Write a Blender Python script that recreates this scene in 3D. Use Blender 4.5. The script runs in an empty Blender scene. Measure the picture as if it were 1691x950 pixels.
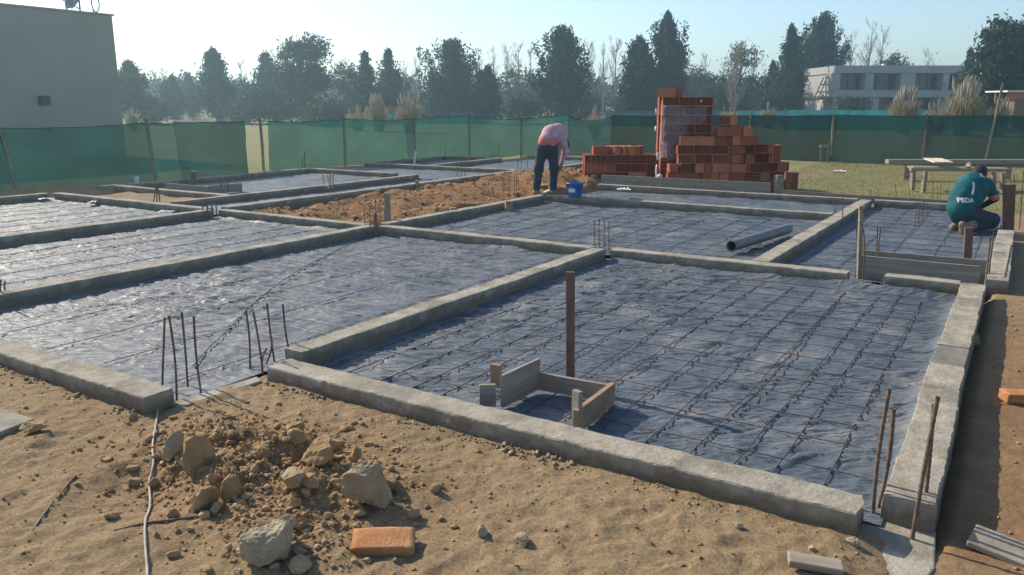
import bpy, math, random
import numpy as np
from mathutils import Vector, Matrix
R = math.radians
rng = np.random.default_rng(11)
random.seed(5)
SC = bpy.context.scene
COL = SC.collection
# ------------------------------------------------------------------ camera
F, H0, TH = 1320.0, 1.65, math.atan(855/1354)
PITCH = math.atan(300/F)
cam = bpy.data.cameras.new('camera'); co = bpy.data.objects.new('camera', cam); COL.objects.link(co)
co.location = (0, 0, H0); co.rotation_euler = (math.pi/2-PITCH, 0, TH)
cam.sensor_width = 36; cam.lens = 36*F/1691; cam.clip_end = 3000; cam.clip_start = .05
SC.camera = co
# ------------------------------------------------------------------ light
SUN_EL = R(33)
sv = Vector((-math.cos(R(7)), math.sin(R(7)), 0))*math.cos(SUN_EL); sv.z = math.sin(SUN_EL)
W = bpy.data.worlds.new('World'); SC.world = W; W.use_nodes = True
nt = W.node_tree; sky = nt.nodes.new('ShaderNodeTexSky'); sky.sky_type = 'NISHITA'; sky.sun_disc = False
sky.sun_elevation = SUN_EL; sky.sun_rotation = math.atan2(sv.x, sv.y)
sky.air_density = 1.0; sky.dust_density = .7; sky.ozone_density = 2.6
nt.links.new(sky.outputs[0], nt.nodes['Background'].inputs[0]); nt.nodes['Background'].inputs[1].default_value = .14
sl = bpy.data.lights.new('sun', 'SUN'); sl.energy = 4.9; sl.angle = R(.6); sl.color = (1, .89, .73)
so = bpy.data.objects.new('sun', sl); COL.objects.link(so); so.rotation_euler = sv.to_track_quat('Z', 'Y').to_euler()
SC.view_settings.view_transform = 'Standard'; SC.view_settings.look = 'None'
SC.view_settings.exposure = .42; SC.view_settings.gamma = 1
# ------------------------------------------------------------------ geometry of the view: real points on real planes
RX = np.array([math.cos(TH), math.sin(TH)]); FW = np.array([-math.sin(TH), math.cos(TH)])
def ray(u, v):
    w = -(v-475); y = F*math.cos(PITCH)+w*math.sin(PITCH); z = -F*math.sin(PITCH)+w*math.cos(PITCH)
    return u-845.5, y, z
def G(u, v, z=0.):
    X, Y, Z = ray(u, v); t = (z-H0)/Z
    p = RX*X*t+FW*Y*t; return Vector((p[0], p[1], z))
def D(u, v, d):
    X, Y, Z = ray(u, v); t = d/Y
    p = RX*X*t+FW*d; return Vector((p[0], p[1], H0+Z*t))
def dep(p): return p[0]*FW[0]+p[1]*FW[1]
GZ = -.15; GF = -.10
# ------------------------------------------------------------------ noise
def _h(ix, iy, iz, s):
    n = (ix.astype(np.int64)*374761393+iy.astype(np.int64)*668265263+iz.astype(np.int64)*2147483647+s*144269504) & 0x7fffffff
    n = ((n ^ (n >> 13))*1274126177) & 0x7fffffff
    n = ((n ^ (n >> 16))*668265263) & 0x7fffffff
    return ((n ^ (n >> 15)) & 0xffffff)/float(0xffffff)
def vn(x, y, z=0., s=0):
    x, y, z = np.broadcast_arrays(np.asarray(x, float), np.asarray(y, float), np.asarray(z, float))
    fx, fy, fz = np.floor(x), np.floor(y), np.floor(z); tx, ty, tz = x-fx, y-fy, z-fz
    tx = tx*tx*(3-2*tx); ty = ty*ty*(3-2*ty); tz = tz*tz*(3-2*tz); r = 0
    for i in (0, 1):
        for j in (0, 1):
            for k in (0, 1):
                r = r+_h(fx+i, fy+j, fz+k, s)*(tx if i else 1-tx)*(ty if j else 1-ty)*(tz if k else 1-tz)
    return r
def fbm(x, y, z=0., o=4, s=0, g=.5):
    a, t, r = 1., 0., 0.
    for i in range(o):
        r = r+a*(vn(x, y, z, s+i*17)-.5); t += a; a *= g; x = x*2.03+3.1; y = y*2.03+1.7; z = z*2.03+.7
    return r/t*2
# ------------------------------------------------------------------ materials
def mat(name, c1, c2=None, rough=.8, scale=4., bump=0., bscale=None, spec=.3, metal=0., c3=None, detail=6., coords='Object', stretch=None, bdist=.01):
    m = bpy.data.materials.new(name); m.use_nodes = True; n = m.node_tree; b = n.nodes['Principled BSDF']
    b.inputs['Roughness'].default_value = rough; b.inputs['Specular IOR Level'].default_value = spec; b.inputs['Metallic'].default_value = metal
    b.inputs['Base Color'].default_value = (*c1, 1)
    tc = n.nodes.new('ShaderNodeTexCoord'); src = tc.outputs[coords]
    if stretch:
        mp = n.nodes.new('ShaderNodeMapping'); mp.inputs['Scale'].default_value = stretch; n.links.new(src, mp.inputs[0]); src = mp.outputs[0]
    if c2:
        t = n.nodes.new('ShaderNodeTexNoise'); t.inputs['Scale'].default_value = scale; t.inputs['Detail'].default_value = detail; t.inputs['Roughness'].default_value = .6
        n.links.new(src, t.inputs['Vector'])
        r = n.nodes.new('ShaderNodeValToRGB'); e = r.color_ramp.elements
        e[0].position = .32; e[0].color = (*c1, 1); e[1].position = .68; e[1].color = (*c2, 1)
        if c3: k = e.new(.5); k.color = (*c3, 1)
        n.links.new(t.outputs[0], r.inputs[0]); n.links.new(r.outputs[0], b.inputs['Base Color'])
    if bump:
        t2 = n.nodes.new('ShaderNodeTexNoise'); t2.inputs['Scale'].default_value = bscale or scale*6; t2.inputs['Detail'].default_value = 8; t2.inputs['Roughness'].default_value = .65
        n.links.new(src, t2.inputs['Vector'])
        bp = n.nodes.new('ShaderNodeBump'); bp.inputs['Strength'].default_value = bump; bp.inputs['Distance'].default_value = bdist
        n.links.new(t2.outputs[0], bp.inputs['Height']); n.links.new(bp.outputs[0], b.inputs['Normal'])
    return m
M = {}
M['concrete'] = mat('concrete', (.23, .20, .155), (.44, .395, .32), .92, 3.5, .9, 38, .15, c3=(.36, .32, .25), detail=12)
M['crumb'] = mat('crumb_mortar', (.20, .15, .09), (.36, .275, .17), .95, 9)
def dirty(m):
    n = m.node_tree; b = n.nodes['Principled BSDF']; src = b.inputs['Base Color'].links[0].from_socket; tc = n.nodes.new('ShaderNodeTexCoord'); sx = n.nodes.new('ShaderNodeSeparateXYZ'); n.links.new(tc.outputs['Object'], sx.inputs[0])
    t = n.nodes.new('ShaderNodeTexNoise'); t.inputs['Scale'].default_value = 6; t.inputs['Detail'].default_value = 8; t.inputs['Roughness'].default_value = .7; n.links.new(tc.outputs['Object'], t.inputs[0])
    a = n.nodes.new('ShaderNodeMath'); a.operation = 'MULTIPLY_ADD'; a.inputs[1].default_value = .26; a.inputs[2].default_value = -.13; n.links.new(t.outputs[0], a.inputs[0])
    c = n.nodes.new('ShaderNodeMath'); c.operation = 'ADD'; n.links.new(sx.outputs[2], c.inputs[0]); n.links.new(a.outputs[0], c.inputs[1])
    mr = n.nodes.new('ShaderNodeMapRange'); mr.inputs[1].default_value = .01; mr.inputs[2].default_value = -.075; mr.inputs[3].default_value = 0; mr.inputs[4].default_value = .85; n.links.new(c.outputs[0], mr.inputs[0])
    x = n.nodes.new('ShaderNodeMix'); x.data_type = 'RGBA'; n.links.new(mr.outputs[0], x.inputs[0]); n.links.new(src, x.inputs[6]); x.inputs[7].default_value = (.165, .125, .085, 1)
    # damp blotches and dusted soil of their own shape
    t2 = n.nodes.new('ShaderNodeTexNoise'); t2.inputs['Scale'].default_value = 2.1; t2.inputs['Detail'].default_value = 6; t2.inputs['Roughness'].default_value = .65; mp = n.nodes.new('ShaderNodeMapping'); mp.inputs['Scale'].default_value = (1, 1, 2.5); mp.inputs['Location'].default_value = (3, 1, 2); n.links.new(tc.outputs['Object'], mp.inputs[0]); n.links.new(mp.outputs[0], t2.inputs[0])
    r2 = n.nodes.new('ShaderNodeMapRange'); r2.inputs[1].default_value = .56; r2.inputs[2].default_value = .60; r2.inputs[4].default_value = .38; n.links.new(t2.outputs[0], r2.inputs[0])
    y = n.nodes.new('ShaderNodeMix'); y.data_type = 'RGBA'; n.links.new(r2.outputs[0], y.inputs[0]); n.links.new(x.outputs[2], y.inputs[6]); y.inputs[7].default_value = (.13, .12, .10, 1); n.links.new(y.outputs[2], b.inputs['Base Color'])
dirty(M['concrete'])
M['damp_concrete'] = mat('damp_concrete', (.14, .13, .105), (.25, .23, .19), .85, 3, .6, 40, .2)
M['rust'] = mat('rusty_steel', (.11, .07, .05), (.26, .18, .135), .75, 30, .5, 180, .4, .35)
M['glint_steel'] = mat('glint_steel', (.12, .09, .075), (.34, .28, .25), .46, 5, .9, 60, .5, .55)  # lighter copy of the mesh steel, sun glints put into its base colour
M['mesh_steel'] = mat('mesh_steel', (.06, .042, .035), (.17, .115, .09), .5, 12, .3, 120, .5, .55)
M['wood'] = mat('grey_wood', (.20, .165, .125), (.36, .30, .225), .85, 5, .5, 30, .2, stretch=(1, 1, 6))
M['wood_x'] = mat('grey_board', (.22, .185, .14), (.37, .31, .235), .85, 5, .2, 12, .2, stretch=(.6, 8, 8))
M['wood_y'] = mat('aged_board', (.24, .20, .155), (.40, .34, .26), .85, 5, .2, 12, .2, stretch=(8, .6, 8))
M['red_wood'] = mat('reddish_wood', (.13, .075, .055), (.22, .135, .10), .8, 8, .5, 40, .25, stretch=(4, 4, .7))
M['orange_wood'] = mat('orange_wood', (.26, .15, .09), (.40, .26, .17), .8, 8, .4, 40, .25)
M['plank'] = mat('weathered_plank', (.25, .205, .15), (.38, .32, .24), .85, 9, .4, 40, .2)
M['pale_wood'] = mat('pale_wood', (.55, .45, .31), (.70, .60, .45), .8, 8, .3, 40, .25)
M['brick'] = mat('terracotta', (.29, .075, .035), (.46, .135, .06), .85, 2.5, .4, 60, .2, c3=(.37, .10, .043), coords='Object')
M['brick2'] = mat('pale_terracotta', (.44, .14, .06), (.58, .22, .10), .85, 2.5, .4, 60, .2)
M['solid_brick'] = mat('solid_brick', (.38, .155, .06), (.55, .29, .14), .9, 11, .9, 60, .15, c3=(.47, .22, .095))
M['rock'] = mat('lump_soil', (.30, .215, .12), (.45, .345, .215), .95, 7, 1, 34, .1, c3=(.37, .275, .165))
M['clay'] = mat('clay_lump', (.27, .17, .08), (.43, .29, .155), .95, 6, .9, 30, .1)
M['greyrock'] = mat('mortar_lump', (.33, .255, .165), (.47, .38, .26), .95, 6, 1, 30, .1)
M['plaster'] = mat('taupe_render', (.34, .31, .26), (.40, .365, .31), .9, .6, .15, 30, .15)
M['white'] = mat('white_paint', (.6, .6, .58), (.75, .75, .72), .6, 4)
M['darkmetal'] = mat('dark_metal', (.04, .045, .05), (.07, .075, .08), .5, 6)
M['dishgrey'] = mat('dish_grey', (.20, .22, .25), (.26, .28, .31), .5, 6)
M['pvc'] = mat('grey_pvc', (.10, .105, .115), (.15, .155, .165), .45, 5, spec=.5)
M['bucket'] = mat('blue_plastic', (.02, .11, .40), (.03, .14, .46), .4, 9, spec=.5)
M['rope'] = mat('cable_sheath', (.30, .27, .22), (.42, .38, .32), .7, 30)
M['film'] = mat('stretch_film', (.55, .50, .50), (.72, .68, .68), .35, 12, .6, 25, .5)
M['skin'] = mat('skin', (.30, .16, .10), (.36, .20, .13), .6, 8)
M['hair'] = mat('dark_hair', (.015, .013, .012), (.03, .026, .024), .7, 40)
M['pink'] = mat('pink_hoodie', (.52, .25, .30), (.66, .42, .47), .9, 9, .3, 60, .1)
M['pinkband'] = mat('coral_hem', (.55, .14, .14), (.62, .2, .19), .9, 9)
M['navy'] = mat('navy_trousers', (.018, .03, .05), (.04, .055, .08), .85, 9, .3, 60)
M['teal'] = mat('teal_shirt', (.0, .075, .085), (.003, .11, .115), .8, 7, .3, 50)
M['boot'] = mat('muddy_boot', (.16, .12, .08), (.30, .24, .17), .9, 14, .5, 50)
M['trunk'] = mat('bark', (.10, .075, .055), (.17, .135, .10), .9, 6, .5, 20)
M['palebark'] = mat('pale_bark', (.27, .22, .17), (.38, .33, .27), .9, 3)
M['glass'] = mat('dark_glass', (.02, .03, .04), (.03, .04, .05), .15, 3, spec=.6)
M['greywall'] = mat('grey_render', (.33, .325, .31), (.40, .39, .37), .9, .4, spec=.2)
M['redpaint'] = mat('red_paint', (.35, .09, .06), (.42, .12, .08), .7, 5)
def leafmat(name, c1, c2, tr=.25):
    m = mat(name, c1, c2, .7, .8, spec=.25); n = m.node_tree; b = n.nodes['Principled BSDF']; o = n.nodes['Material Output']
    t = n.nodes.new('ShaderNodeBsdfTranslucent'); mx = n.nodes.new('ShaderNodeMixShader'); mx.inputs[0].default_value = tr
    n.links.new(b.inputs['Base Color'].links[0].from_socket, t.inputs[0])
    n.links.new(b.outputs[0], mx.inputs[1]); n.links.new(t.outputs[0], mx.inputs[2]); n.links.new(mx.outputs[0], o.inputs[0]); return m
M['leaf_dark'] = leafmat('dark_needles', (.012, .034, .022), (.038, .072, .035))
M['leaf_mid'] = leafmat('olive_leaves', (.022, .045, .024), (.06, .085, .04))
M['leaf_pale'] = leafmat('grey_green_leaves', (.055, .065, .04), (.11, .115, .07))
M['dry_grass'] = leafmat('dry_blades', (.22, .18, .09), (.38, .31, .17), .35)
M['plume'] = leafmat('pampas_plume', (.42, .36, .27), (.58, .5, .4), .4)
M['grass'] = leafmat('lawn_blades', (.20, .18, .075), (.33, .285, .14), .3)
def net_mat(name, c, alpha, tr=.5):
    m = bpy.data.materials.new(name); m.use_nodes = True; n = m.node_tree; n.nodes.remove(n.nodes['Principled BSDF']); o = n.nodes['Material Output']
    d = n.nodes.new('ShaderNodeBsdfDiffuse'); t = n.nodes.new('ShaderNodeBsdfTranslucent'); a = n.nodes.new('ShaderNodeMixShader'); a.inputs[0].default_value = tr
    tp = n.nodes.new('ShaderNodeBsdfTransparent'); x = n.nodes.new('ShaderNodeMixShader')
    tc = n.nodes.new('ShaderNodeTexCoord'); ns = n.nodes.new('ShaderNodeTexNoise'); ns.inputs['Scale'].default_value = .9; ns.inputs['Detail'].default_value = 5
    n.links.new(tc.outputs['Object'], ns.inputs[0]); rp = n.nodes.new('ShaderNodeValToRGB')
    rp.color_ramp.elements[0].position = .3; rp.color_ramp.elements[0].color = (*[k*.75 for k in c], 1)
    rp.color_ramp.elements[1].position = .7; rp.color_ramp.elements[1].color = (*[min(1, k*1.3) for k in c], 1)
    n.links.new(ns.outputs[0], rp.inputs[0]); n.links.new(rp.outputs[0], d.inputs[0]); n.links.new(rp.outputs[0], t.inputs[0])
    n.links.new(d.outputs[0], a.inputs[1]); n.links.new(t.outputs[0], a.inputs[2]); x.inputs[0].default_value = alpha
    n.links.new(tp.outputs[0], x.inputs[1]); n.links.new(a.outputs[0], x.inputs[2]); n.links.new(x.outputs[0], o.inputs[0]); return m
M['net'] = net_mat('green_shade_net', (.017, .088, .074), .84)
M['net2'] = net_mat('double_shade_net', (.015, .060, .054), .90)
M['bluenet'] = net_mat('teal_shade_net', (.02, .20, .22), .92)
M['clearfilm'] = net_mat('clear_wrap', (.62, .55, .57), .34, .4)
def membrane_mat():
    m = bpy.data.materials.new('blue_black_plastic'); m.use_nodes = True; n = m.node_tree; b = n.nodes['Principled BSDF']
    tc = n.nodes.new('ShaderNodeTexCoord')
    t = n.nodes.new('ShaderNodeTexNoise'); t.inputs['Scale'].default_value = 1.6; t.inputs['Detail'].default_value = 9; t.inputs['Roughness'].default_value = .7
    n.links.new(tc.outputs['Object'], t.inputs[0])
    r = n.nodes.new('ShaderNodeValToRGB'); e = r.color_ramp.elements
    e[0].position = .36; e[0].color = (.056, .074, .094, 1); e[1].position = .74; e[1].color = (.24, .225, .205, 1)
    k = e.new(.53); k.color = (.104, .122, .142, 1)
    n.links.new(t.outputs[0], r.inputs[0]); n.links.new(r.outputs[0], b.inputs['Base Color'])
    r2 = n.nodes.new('ShaderNodeMapRange'); r2.inputs[1].default_value = .35; r2.inputs[2].default_value = .7; r2.inputs[3].default_value = .50; r2.inputs[4].default_value = .74
    n.links.new(t.outputs[0], r2.inputs[0]); n.links.new(r2.outputs[0], b.inputs['Roughness'])
    b.inputs['Specular IOR Level'].default_value = .5
    vr = n.nodes.new('ShaderNodeVectorRotate'); vr.rotation_type = 'Z_AXIS'; vr.inputs['Angle'].default_value = -R(30); n.links.new(tc.outputs['Object'], vr.inputs['Vector']); mp = n.nodes.new('ShaderNodeMapping'); mp.inputs['Scale'].default_value = (5, 24, 5); n.links.new(vr.outputs[0], mp.inputs[0])
    t2 = n.nodes.new('ShaderNodeTexNoise'); t2.inputs['Scale'].default_value = 1.; t2.inputs['Detail'].default_value = 6; t2.inputs['Distortion'].default_value = .9; n.links.new(mp.outputs[0], t2.inputs[0])
    bp = n.nodes.new('ShaderNodeBump'); bp.inputs['Strength'].default_value = 1.0; bp.inputs['Distance'].default_value = .03
    n.links.new(t2.outputs[0], bp.inputs['Height']); n.links.new(bp.outputs[0], b.inputs['Normal']); return m
M['membrane'] = membrane_mat()
# ------------------------------------------------------------------ mesh helpers
def link(name, me, parent=None, loc=None):
    o = bpy.data.objects.new(name, me); COL.objects.link(o)
    if loc is not None: o.location = loc
    if parent is not None: o.parent = parent
    return o
def mesh_np(name, v, f, m, smooth=False):
    me = bpy.data.meshes.new(name); v = np.asarray(v, np.float32); f = np.asarray(f, np.int32); k = f.shape[1]
    me.vertices.add(len(v)); me.vertices.foreach_set('co', v.ravel()); me.loops.add(f.size); me.loops.foreach_set('vertex_index', f.ravel())
    me.polygons.add(len(f)); me.polygons.foreach_set('loop_start', np.arange(len(f), dtype=np.int32)*k)
    if smooth: me.polygons.foreach_set('use_smooth', np.ones(len(f), bool))
    me.update(calc_edges=True); me.validate(); me.materials.append(m if not isinstance(m, str) else M[m]); return me
class MB:
    def __init__(s): s.v = []; s.f = []
    def box(s, c, d, rot=None):
        b = len(s.v)
        for k in range(8):
            p = Vector(((k & 1)-.5, ((k >> 1) & 1)-.5, ((k >> 2) & 1)-.5)); p = Vector((p.x*d[0], p.y*d[1], p.z*d[2]))
            if rot is not None: p = rot @ p
            s.v.append(tuple(p+Vector(c)))
        for q in ((0, 2, 3, 1), (4, 5, 7, 6), (0, 1, 5, 4), (2, 6, 7, 3), (0, 4, 6, 2), (1, 3, 7, 5)): s.f.append([b+i for i in q])
        return s
    def tube(s, pts, r, n=6, cap=True):
        pts = [Vector(p) for p in pts]; m = len(pts); rr = r if isinstance(r, (list, tuple)) else [r]*m; b = len(s.v)
        for i, p in enumerate(pts):
            t = (pts[min(i+1, m-1)]-pts[max(i-1, 0)]).normalized()
            a = t.cross(Vector((0, 0, 1)) if abs(t.z) < .9 else Vector((1, 0, 0))).normalized(); c = t.cross(a)
            for k in range(n):
                w = 2*math.pi*k/n; s.v.append(tuple(p+(a*math.cos(w)+c*math.sin(w))*rr[i]))
        for i in range(m-1):
            for k in range(n):
                s.f.append([b+i*n+k, b+i*n+(k+1) % n, b+(i+1)*n+(k+1) % n, b+(i+1)*n+k])
        if cap: s.f.append([b+k for k in range(n)]); s.f.append([b+(m-1)*n+k for k in range(n-1, -1, -1)])
        return s
    def build(s, name, m, parent=None, loc=None, smooth=False, bevel=0):
        me = bpy.data.meshes.new(name); me.from_pydata(s.v, [], s.f); me.materials.append(M[m] if isinstance(m, str) else m)
        if smooth: me.polygons.foreach_set('use_smooth', [True]*len(me.polygons))
        me.update(); o = link(name, me, parent, loc)
        if bevel:
            k = o.modifiers.new('b', 'BEVEL'); k.width = bevel; k.segments = 2; k.limit_method = 'ANGLE'
        return o
def tag(o, label=None, cat=None, group=None, kind=None):
    if label: o['label'] = label
    if cat: o['category'] = cat
    if group: o['group'] = group
    if kind: o['kind'] = kind
    return o
def empty(name, loc, label, cat, group=None, rz=0):
    o = link(name, None, None, loc); o.rotation_euler[2] = rz; o.empty_display_size = .2; return tag(o, label, cat, group)
def grid_faces(nu, nv):
    i = np.arange(nu-1)[:, None]*nv+np.arange(nv-1)[None, :]
    return np.stack([i, i+nv, i+nv+1, i+1], -1).reshape(-1, 4)
def loc_of(o, p): return Vector(p)-Vector(o.location)
# ------------------------------------------------------------------ ground (one sheet)
def axis(spec):
    out = [spec[0][0]]
    for a, b, st in spec: n = max(1, int(round((b-a)/st))); out += list(np.linspace(a, b, n+1)[1:])
    return np.array(out)
def smooth(e0, e1, x): t = np.clip((x-e0)/(e1-e0), 0, 1); return t*t*(3-2*t)
CLODS = [(292, 740, 40, 34), (325, 757, 58, 62), (382, 808, 40, 50), (335, 822, 42, 40), (357, 838, 22, 20), (486, 722, 30, 28), (492, 748, 30, 20), (532, 768, 58, 52), (492, 808, 40, 36),
         (514, 818, 22, 18), (548, 742, 34, 24), (586, 755, 22, 20), (372, 758, 26, 24), (452, 742, 22, 16), (285, 842, 22, 20), (440, 765, 20, 18), (420, 790, 18, 16), (405, 765, 16, 14), (505, 788, 18, 14), (560, 812, 16, 12), (470, 790, 16, 14), (352, 805, 18, 18)]
PR = [(random.uniform(20, 1380), 0, random.uniform(0, 6.3)) for _ in range(26)]; PR = [(u, random.uniform(max(640, 650+(u-450)*.245 if u > 450 else 640)+50, 945), a) for u, _, a in PR]
def height(x, y):
    h = np.full(x.shape, GZ)
    h = h+.035*fbm(x*.7, y*.7, 0, 3, 5)*smooth(30, 12, np.hypot(x, y))*smooth(5.5, 9, np.hypot(x, y))
    near = smooth(9, 5, np.hypot(x, y)); 
    fr = smooth(3.55, 3.1, y)                      # in front of the front beam
    h = h+near*(.016*fbm(x*3, y*3, 0, 4, 9)+.009*fbm(x*13, y*13, 0, 4, 21)+.010*np.maximum(0, fbm(x*26, y*26, 0, 3, 33)))*(fr+.4)
    h = h+.055*smooth(-.20, -.5, x)*np.where(x < -4.1, smooth(2.8, 2.6, y), smooth(3.65, 3.4, y))*smooth(-40, -10, x)
    # soft pile of dug soil left of centre with lumps
    q = G(430, 770, GF); r = np.hypot((x-q.x)/.75, (y-q.y)/.40); k = smooth(1.25, .35, r)
    h = h+k*(.06+.08*fbm(x*5, y*5, 0, 4, 41)+.06*np.abs(fbm(x*11, y*11, 0, 3, 44))+.02*fbm(x*30, y*30, 0, 2, 45))
    q = G(470, 900, GF); r = np.hypot((x-q.x)/.35, (y-q.y)/.25); h = h+smooth(1.3, .3, r)*(.03+.04*fbm(x*9, y*9, 0, 4, 47))
    q = G(70, 740, GF); r = np.hypot((x-q.x)/.35, (y-q.y)/.2); h = h+smooth(1.3, .3, r)*(.012+.03*fbm(x*9, y*9, 0, 4, 48))
    for i in range(26):
        pu, pv, pa = PR[i]; q = G(pu, pv, GF); c, sn = math.cos(pa), math.sin(pa); dx, dy = (x-q.x)*c+(y-q.y)*sn, -(x-q.x)*sn+(y-q.y)*c; r = np.hypot(dx/.135, dy/(.05-.012*np.sin(dx*18)))
        h = h-.006*smooth(1.15, .8, r)*(1+.35*np.sign(np.sin(dx*230))*smooth(.9, .7, r))+.003*np.exp(-((r-1.25)/.18)**2)
    # hollow
    q = G(230, 810, GF); r = np.hypot((x-q.x)/.35, (y-q.y)/.3); h = h-smooth(1.2, .2, r)*.05
    # keep under the sheets
    ins = smooth(-4.22, -4.45, x)*smooth(2.75, 2.95, y)+smooth(-.05, -.2, x)*smooth(3.4, 3.55, y); ins = np.clip(ins, 0, 1)*smooth(16.05, 15.9, y)*smooth(-17, -16.8, x)
    ins2 = smooth(-16.9, -16.7, x)*smooth(-10.9, -11.0, x)*smooth(26, 25.5, y)*smooth(8, 9, y)
    ins = np.maximum(ins, ins2)
    low = np.minimum(h, -.24); h = h*(1-ins)+low*ins
    # rough red clay strip in the corridor between the two rows of cells
    c = smooth(-11.05, -10.85, x)*smooth(-7.8, -8.0, x)*smooth(8.65, 8.8, y)*smooth(22, 19, y)
    cl = -.10+.10*fbm(x*.9, y*.9, 0, 3, 61)+.10*fbm(x*3.2, y*3.2, 0, 4, 63)+.07*fbm(x*8, y*8, 0, 4, 65)+.07*smooth(12, 15, y)
    h = h*(1-c)+np.minimum(cl, .05+.12*smooth(13, 16, y))*c
    # clay before the brick stacks
    c = smooth(-10.2, -9.2, x)*smooth(-6.4, -6.9, x)*smooth(15.9, 16.1, y)*smooth(18.6, 17.4, y)
    h = h+c*(.14+.14*fbm(x*3, y*3, 0, 4, 71))
    # soil in the boxed patch at the left
    c = smooth(-16, -15.5, x)*smooth(-12.7, -13, x)*smooth(8.6, 8.9, y)*smooth(10, 9.8, y)
    h = h*(1-c)+(-.09+.05*fbm(x*4, y*4, 0, 4, 75))*c
    c = smooth(-17.9, -17.5, x)*smooth(-16.1, -16.5, x)*smooth(7.8, 8.6, y)*smooth(10.6, 9.6, y)
    h = h+c*(.10+.1*fbm(x*3, y*3, 0, 4, 76))
    return h
xs = axis([(-650, -60, 30), (-60, -20, 2.5), (-20, -5.6, .12), (-5.6, 1.0, .017), (1.0, 6, .12), (6, 40, 2), (40, 650, 30)])
ys = axis([(-100, -2, 6), (-2, .5, .25), (.5, 4.2, .017), (4.2, 8.6, .1), (8.6, 20, .075), (20, 36, .6), (36, 100, 4), (100, 700, 30)])
X, Y = np.meshgrid(xs, ys, indexing='ij'); Z = height(X, Y)
me = mesh_np('ground', np.stack([X, Y, Z], -1).reshape(-1, 3), grid_faces(len(xs), len(ys)), 'rock', True)
gx, gy = X.ravel(), Y.ravel()
wob = .6*fbm(gx*.9, gy*.9, 0, 3, 80)
grass = np.maximum.reduce([smooth(-5.2, -4.2, gx+wob)*smooth(15.6, 16.4, gy+wob*.4), smooth(23.5, 25, gy+wob), smooth(-17.2, -18.2, gx+wob), smooth(1.5, 3.5, gx+wob)*smooth(11.5, 14, gy+wob)])
red = np.maximum.reduce([smooth(-11.2, -11.0, gx)*smooth(-7.8, -8.0, gx)*smooth(8.6, 8.8, gy), smooth(-10.5, -9.5, gx)*smooth(15.6, 16, gy)*smooth(20, 18, gy)*.8,
                         smooth(-.25, 0, gx)*smooth(3.0, 3.6, gy)*smooth(9, 7, gy)*.55])
q = G(430, 780, GF); soil = smooth(1.6, .3, np.hypot((gx-q.x+.1)/1.0, (gy-q.y)/.5)+.3*fbm(gx*5, gy*5, 0, 3, 85))
ca = me.attributes.new('zone', 'FLOAT_COLOR', 'POINT'); ca.data.foreach_set('color', np.stack([grass, red, soil, np.ones_like(red)], -1).astype(np.float32).ravel())
def ground_mat():
    m = bpy.data.materials.new('soil_and_lawn'); m.use_nodes = True; n = m.node_tree; b = n.nodes['Principled BSDF']; b.inputs['Roughness'].default_value = .95; b.inputs['Specular IOR Level'].default_value = .12
    tc = n.nodes.new('ShaderNodeTexCoord'); at = n.nodes.new('ShaderNodeAttribute'); at.attribute_name = 'zone'; sp = n.nodes.new('ShaderNodeSeparateColor'); n.links.new(at.outputs[0], sp.inputs[0])
    def nz(sc, det=8, ro=.6):
        t = n.nodes.new('ShaderNodeTexNoise'); t.inputs['Scale'].default_value = sc; t.inputs['Detail'].default_value = det; t.inputs['Roughness'].default_value = ro; n.links.new(tc.outputs['Object'], t.inputs[0]); return t.outputs[0]
    def ramp(src, *st):
        r = n.nodes.new('ShaderNodeValToRGB'); e = r.color_ramp.elements; e[0].position, e[0].color = st[0][0], (*st[0][1], 1); e[1].position, e[1].color = st[-1][0], (*st[-1][1], 1)
        for p, c in st[1:-1]: k = e.new(p); k.color = (*c, 1)
        n.links.new(src, r.inputs[0]); return r.outputs[0]
    def mix(f, a, c, bt='MIX'):
        x = n.nodes.new('ShaderNodeMix'); x.data_type = 'RGBA'; x.blend_type = bt
        if isinstance(f, float): x.inputs[0].default_value = f
        else: n.links.new(f, x.inputs[0])
        n.links.new(a, x.inputs[6]); n.links.new(c, x.inputs[7]); return x.outputs[2]
    big, fine, vf = nz(1.1, 6), nz(9, 9, .7), nz(60, 4, .7)
    dirt = ramp(big, (.3, (.195, .128, .060)), (.5, (.265, .178, .088)), (.7, (.33, .232, .122)))
    dirt = mix(.55, dirt, ramp(fine, (.3, (.155, .10, .047)), (.65, (.35, .245, .13))))
    dirt = mix(.35, dirt, ramp(vf, (.35, (.09, .06, .038)), (.65, (.42, .32, .215))))
    loose = mix(.5, ramp(fine, (.3, (.15, .088, .045)), (.7, (.33, .20, .10))), ramp(vf, (.35, (.13, .08, .04)), (.65, (.37, .25, .14))))
    redc = mix(.5, ramp(fine, (.3, (.105, .05, .025)), (.7, (.31, .16, .07))), ramp(nz(3, 5), (.35, (.12, .055, .028)), (.65, (.33, .19, .09))))
    gr = mix(.5, ramp(nz(.35, 5), (.3, (.13, .135, .05)), (.7, (.28, .245, .11))), ramp(nz(7, 8, .7), (.3, (.11, .115, .045)), (.7, (.31, .27, .13))))
    c = mix(sp.outputs[2], dirt, loose); c = mix(sp.outputs[1], c, redc); c = mix(sp.outputs[0], c, gr)
    n.links.new(c, b.inputs['Base Color'])
    bp = n.nodes.new('ShaderNodeBump'); bp.inputs['Strength'].default_value = .75; bp.inputs['Distance'].default_value = .012; n.links.new(nz(38, 10, .72), bp.inputs['Height'])
    bp2 = n.nodes.new('ShaderNodeBump'); bp2.inputs['Strength'].default_value = .5; bp2.inputs['Distance'].default_value = .03; n.links.new(nz(11, 6, .6), bp2.inputs['Height'])
    n.links.new(bp.outputs[0], bp2.inputs['Normal']); n.links.new(bp2.outputs[0], b.inputs['Normal']); return m
me.materials.clear(); me.materials.append(ground_mat())
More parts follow.
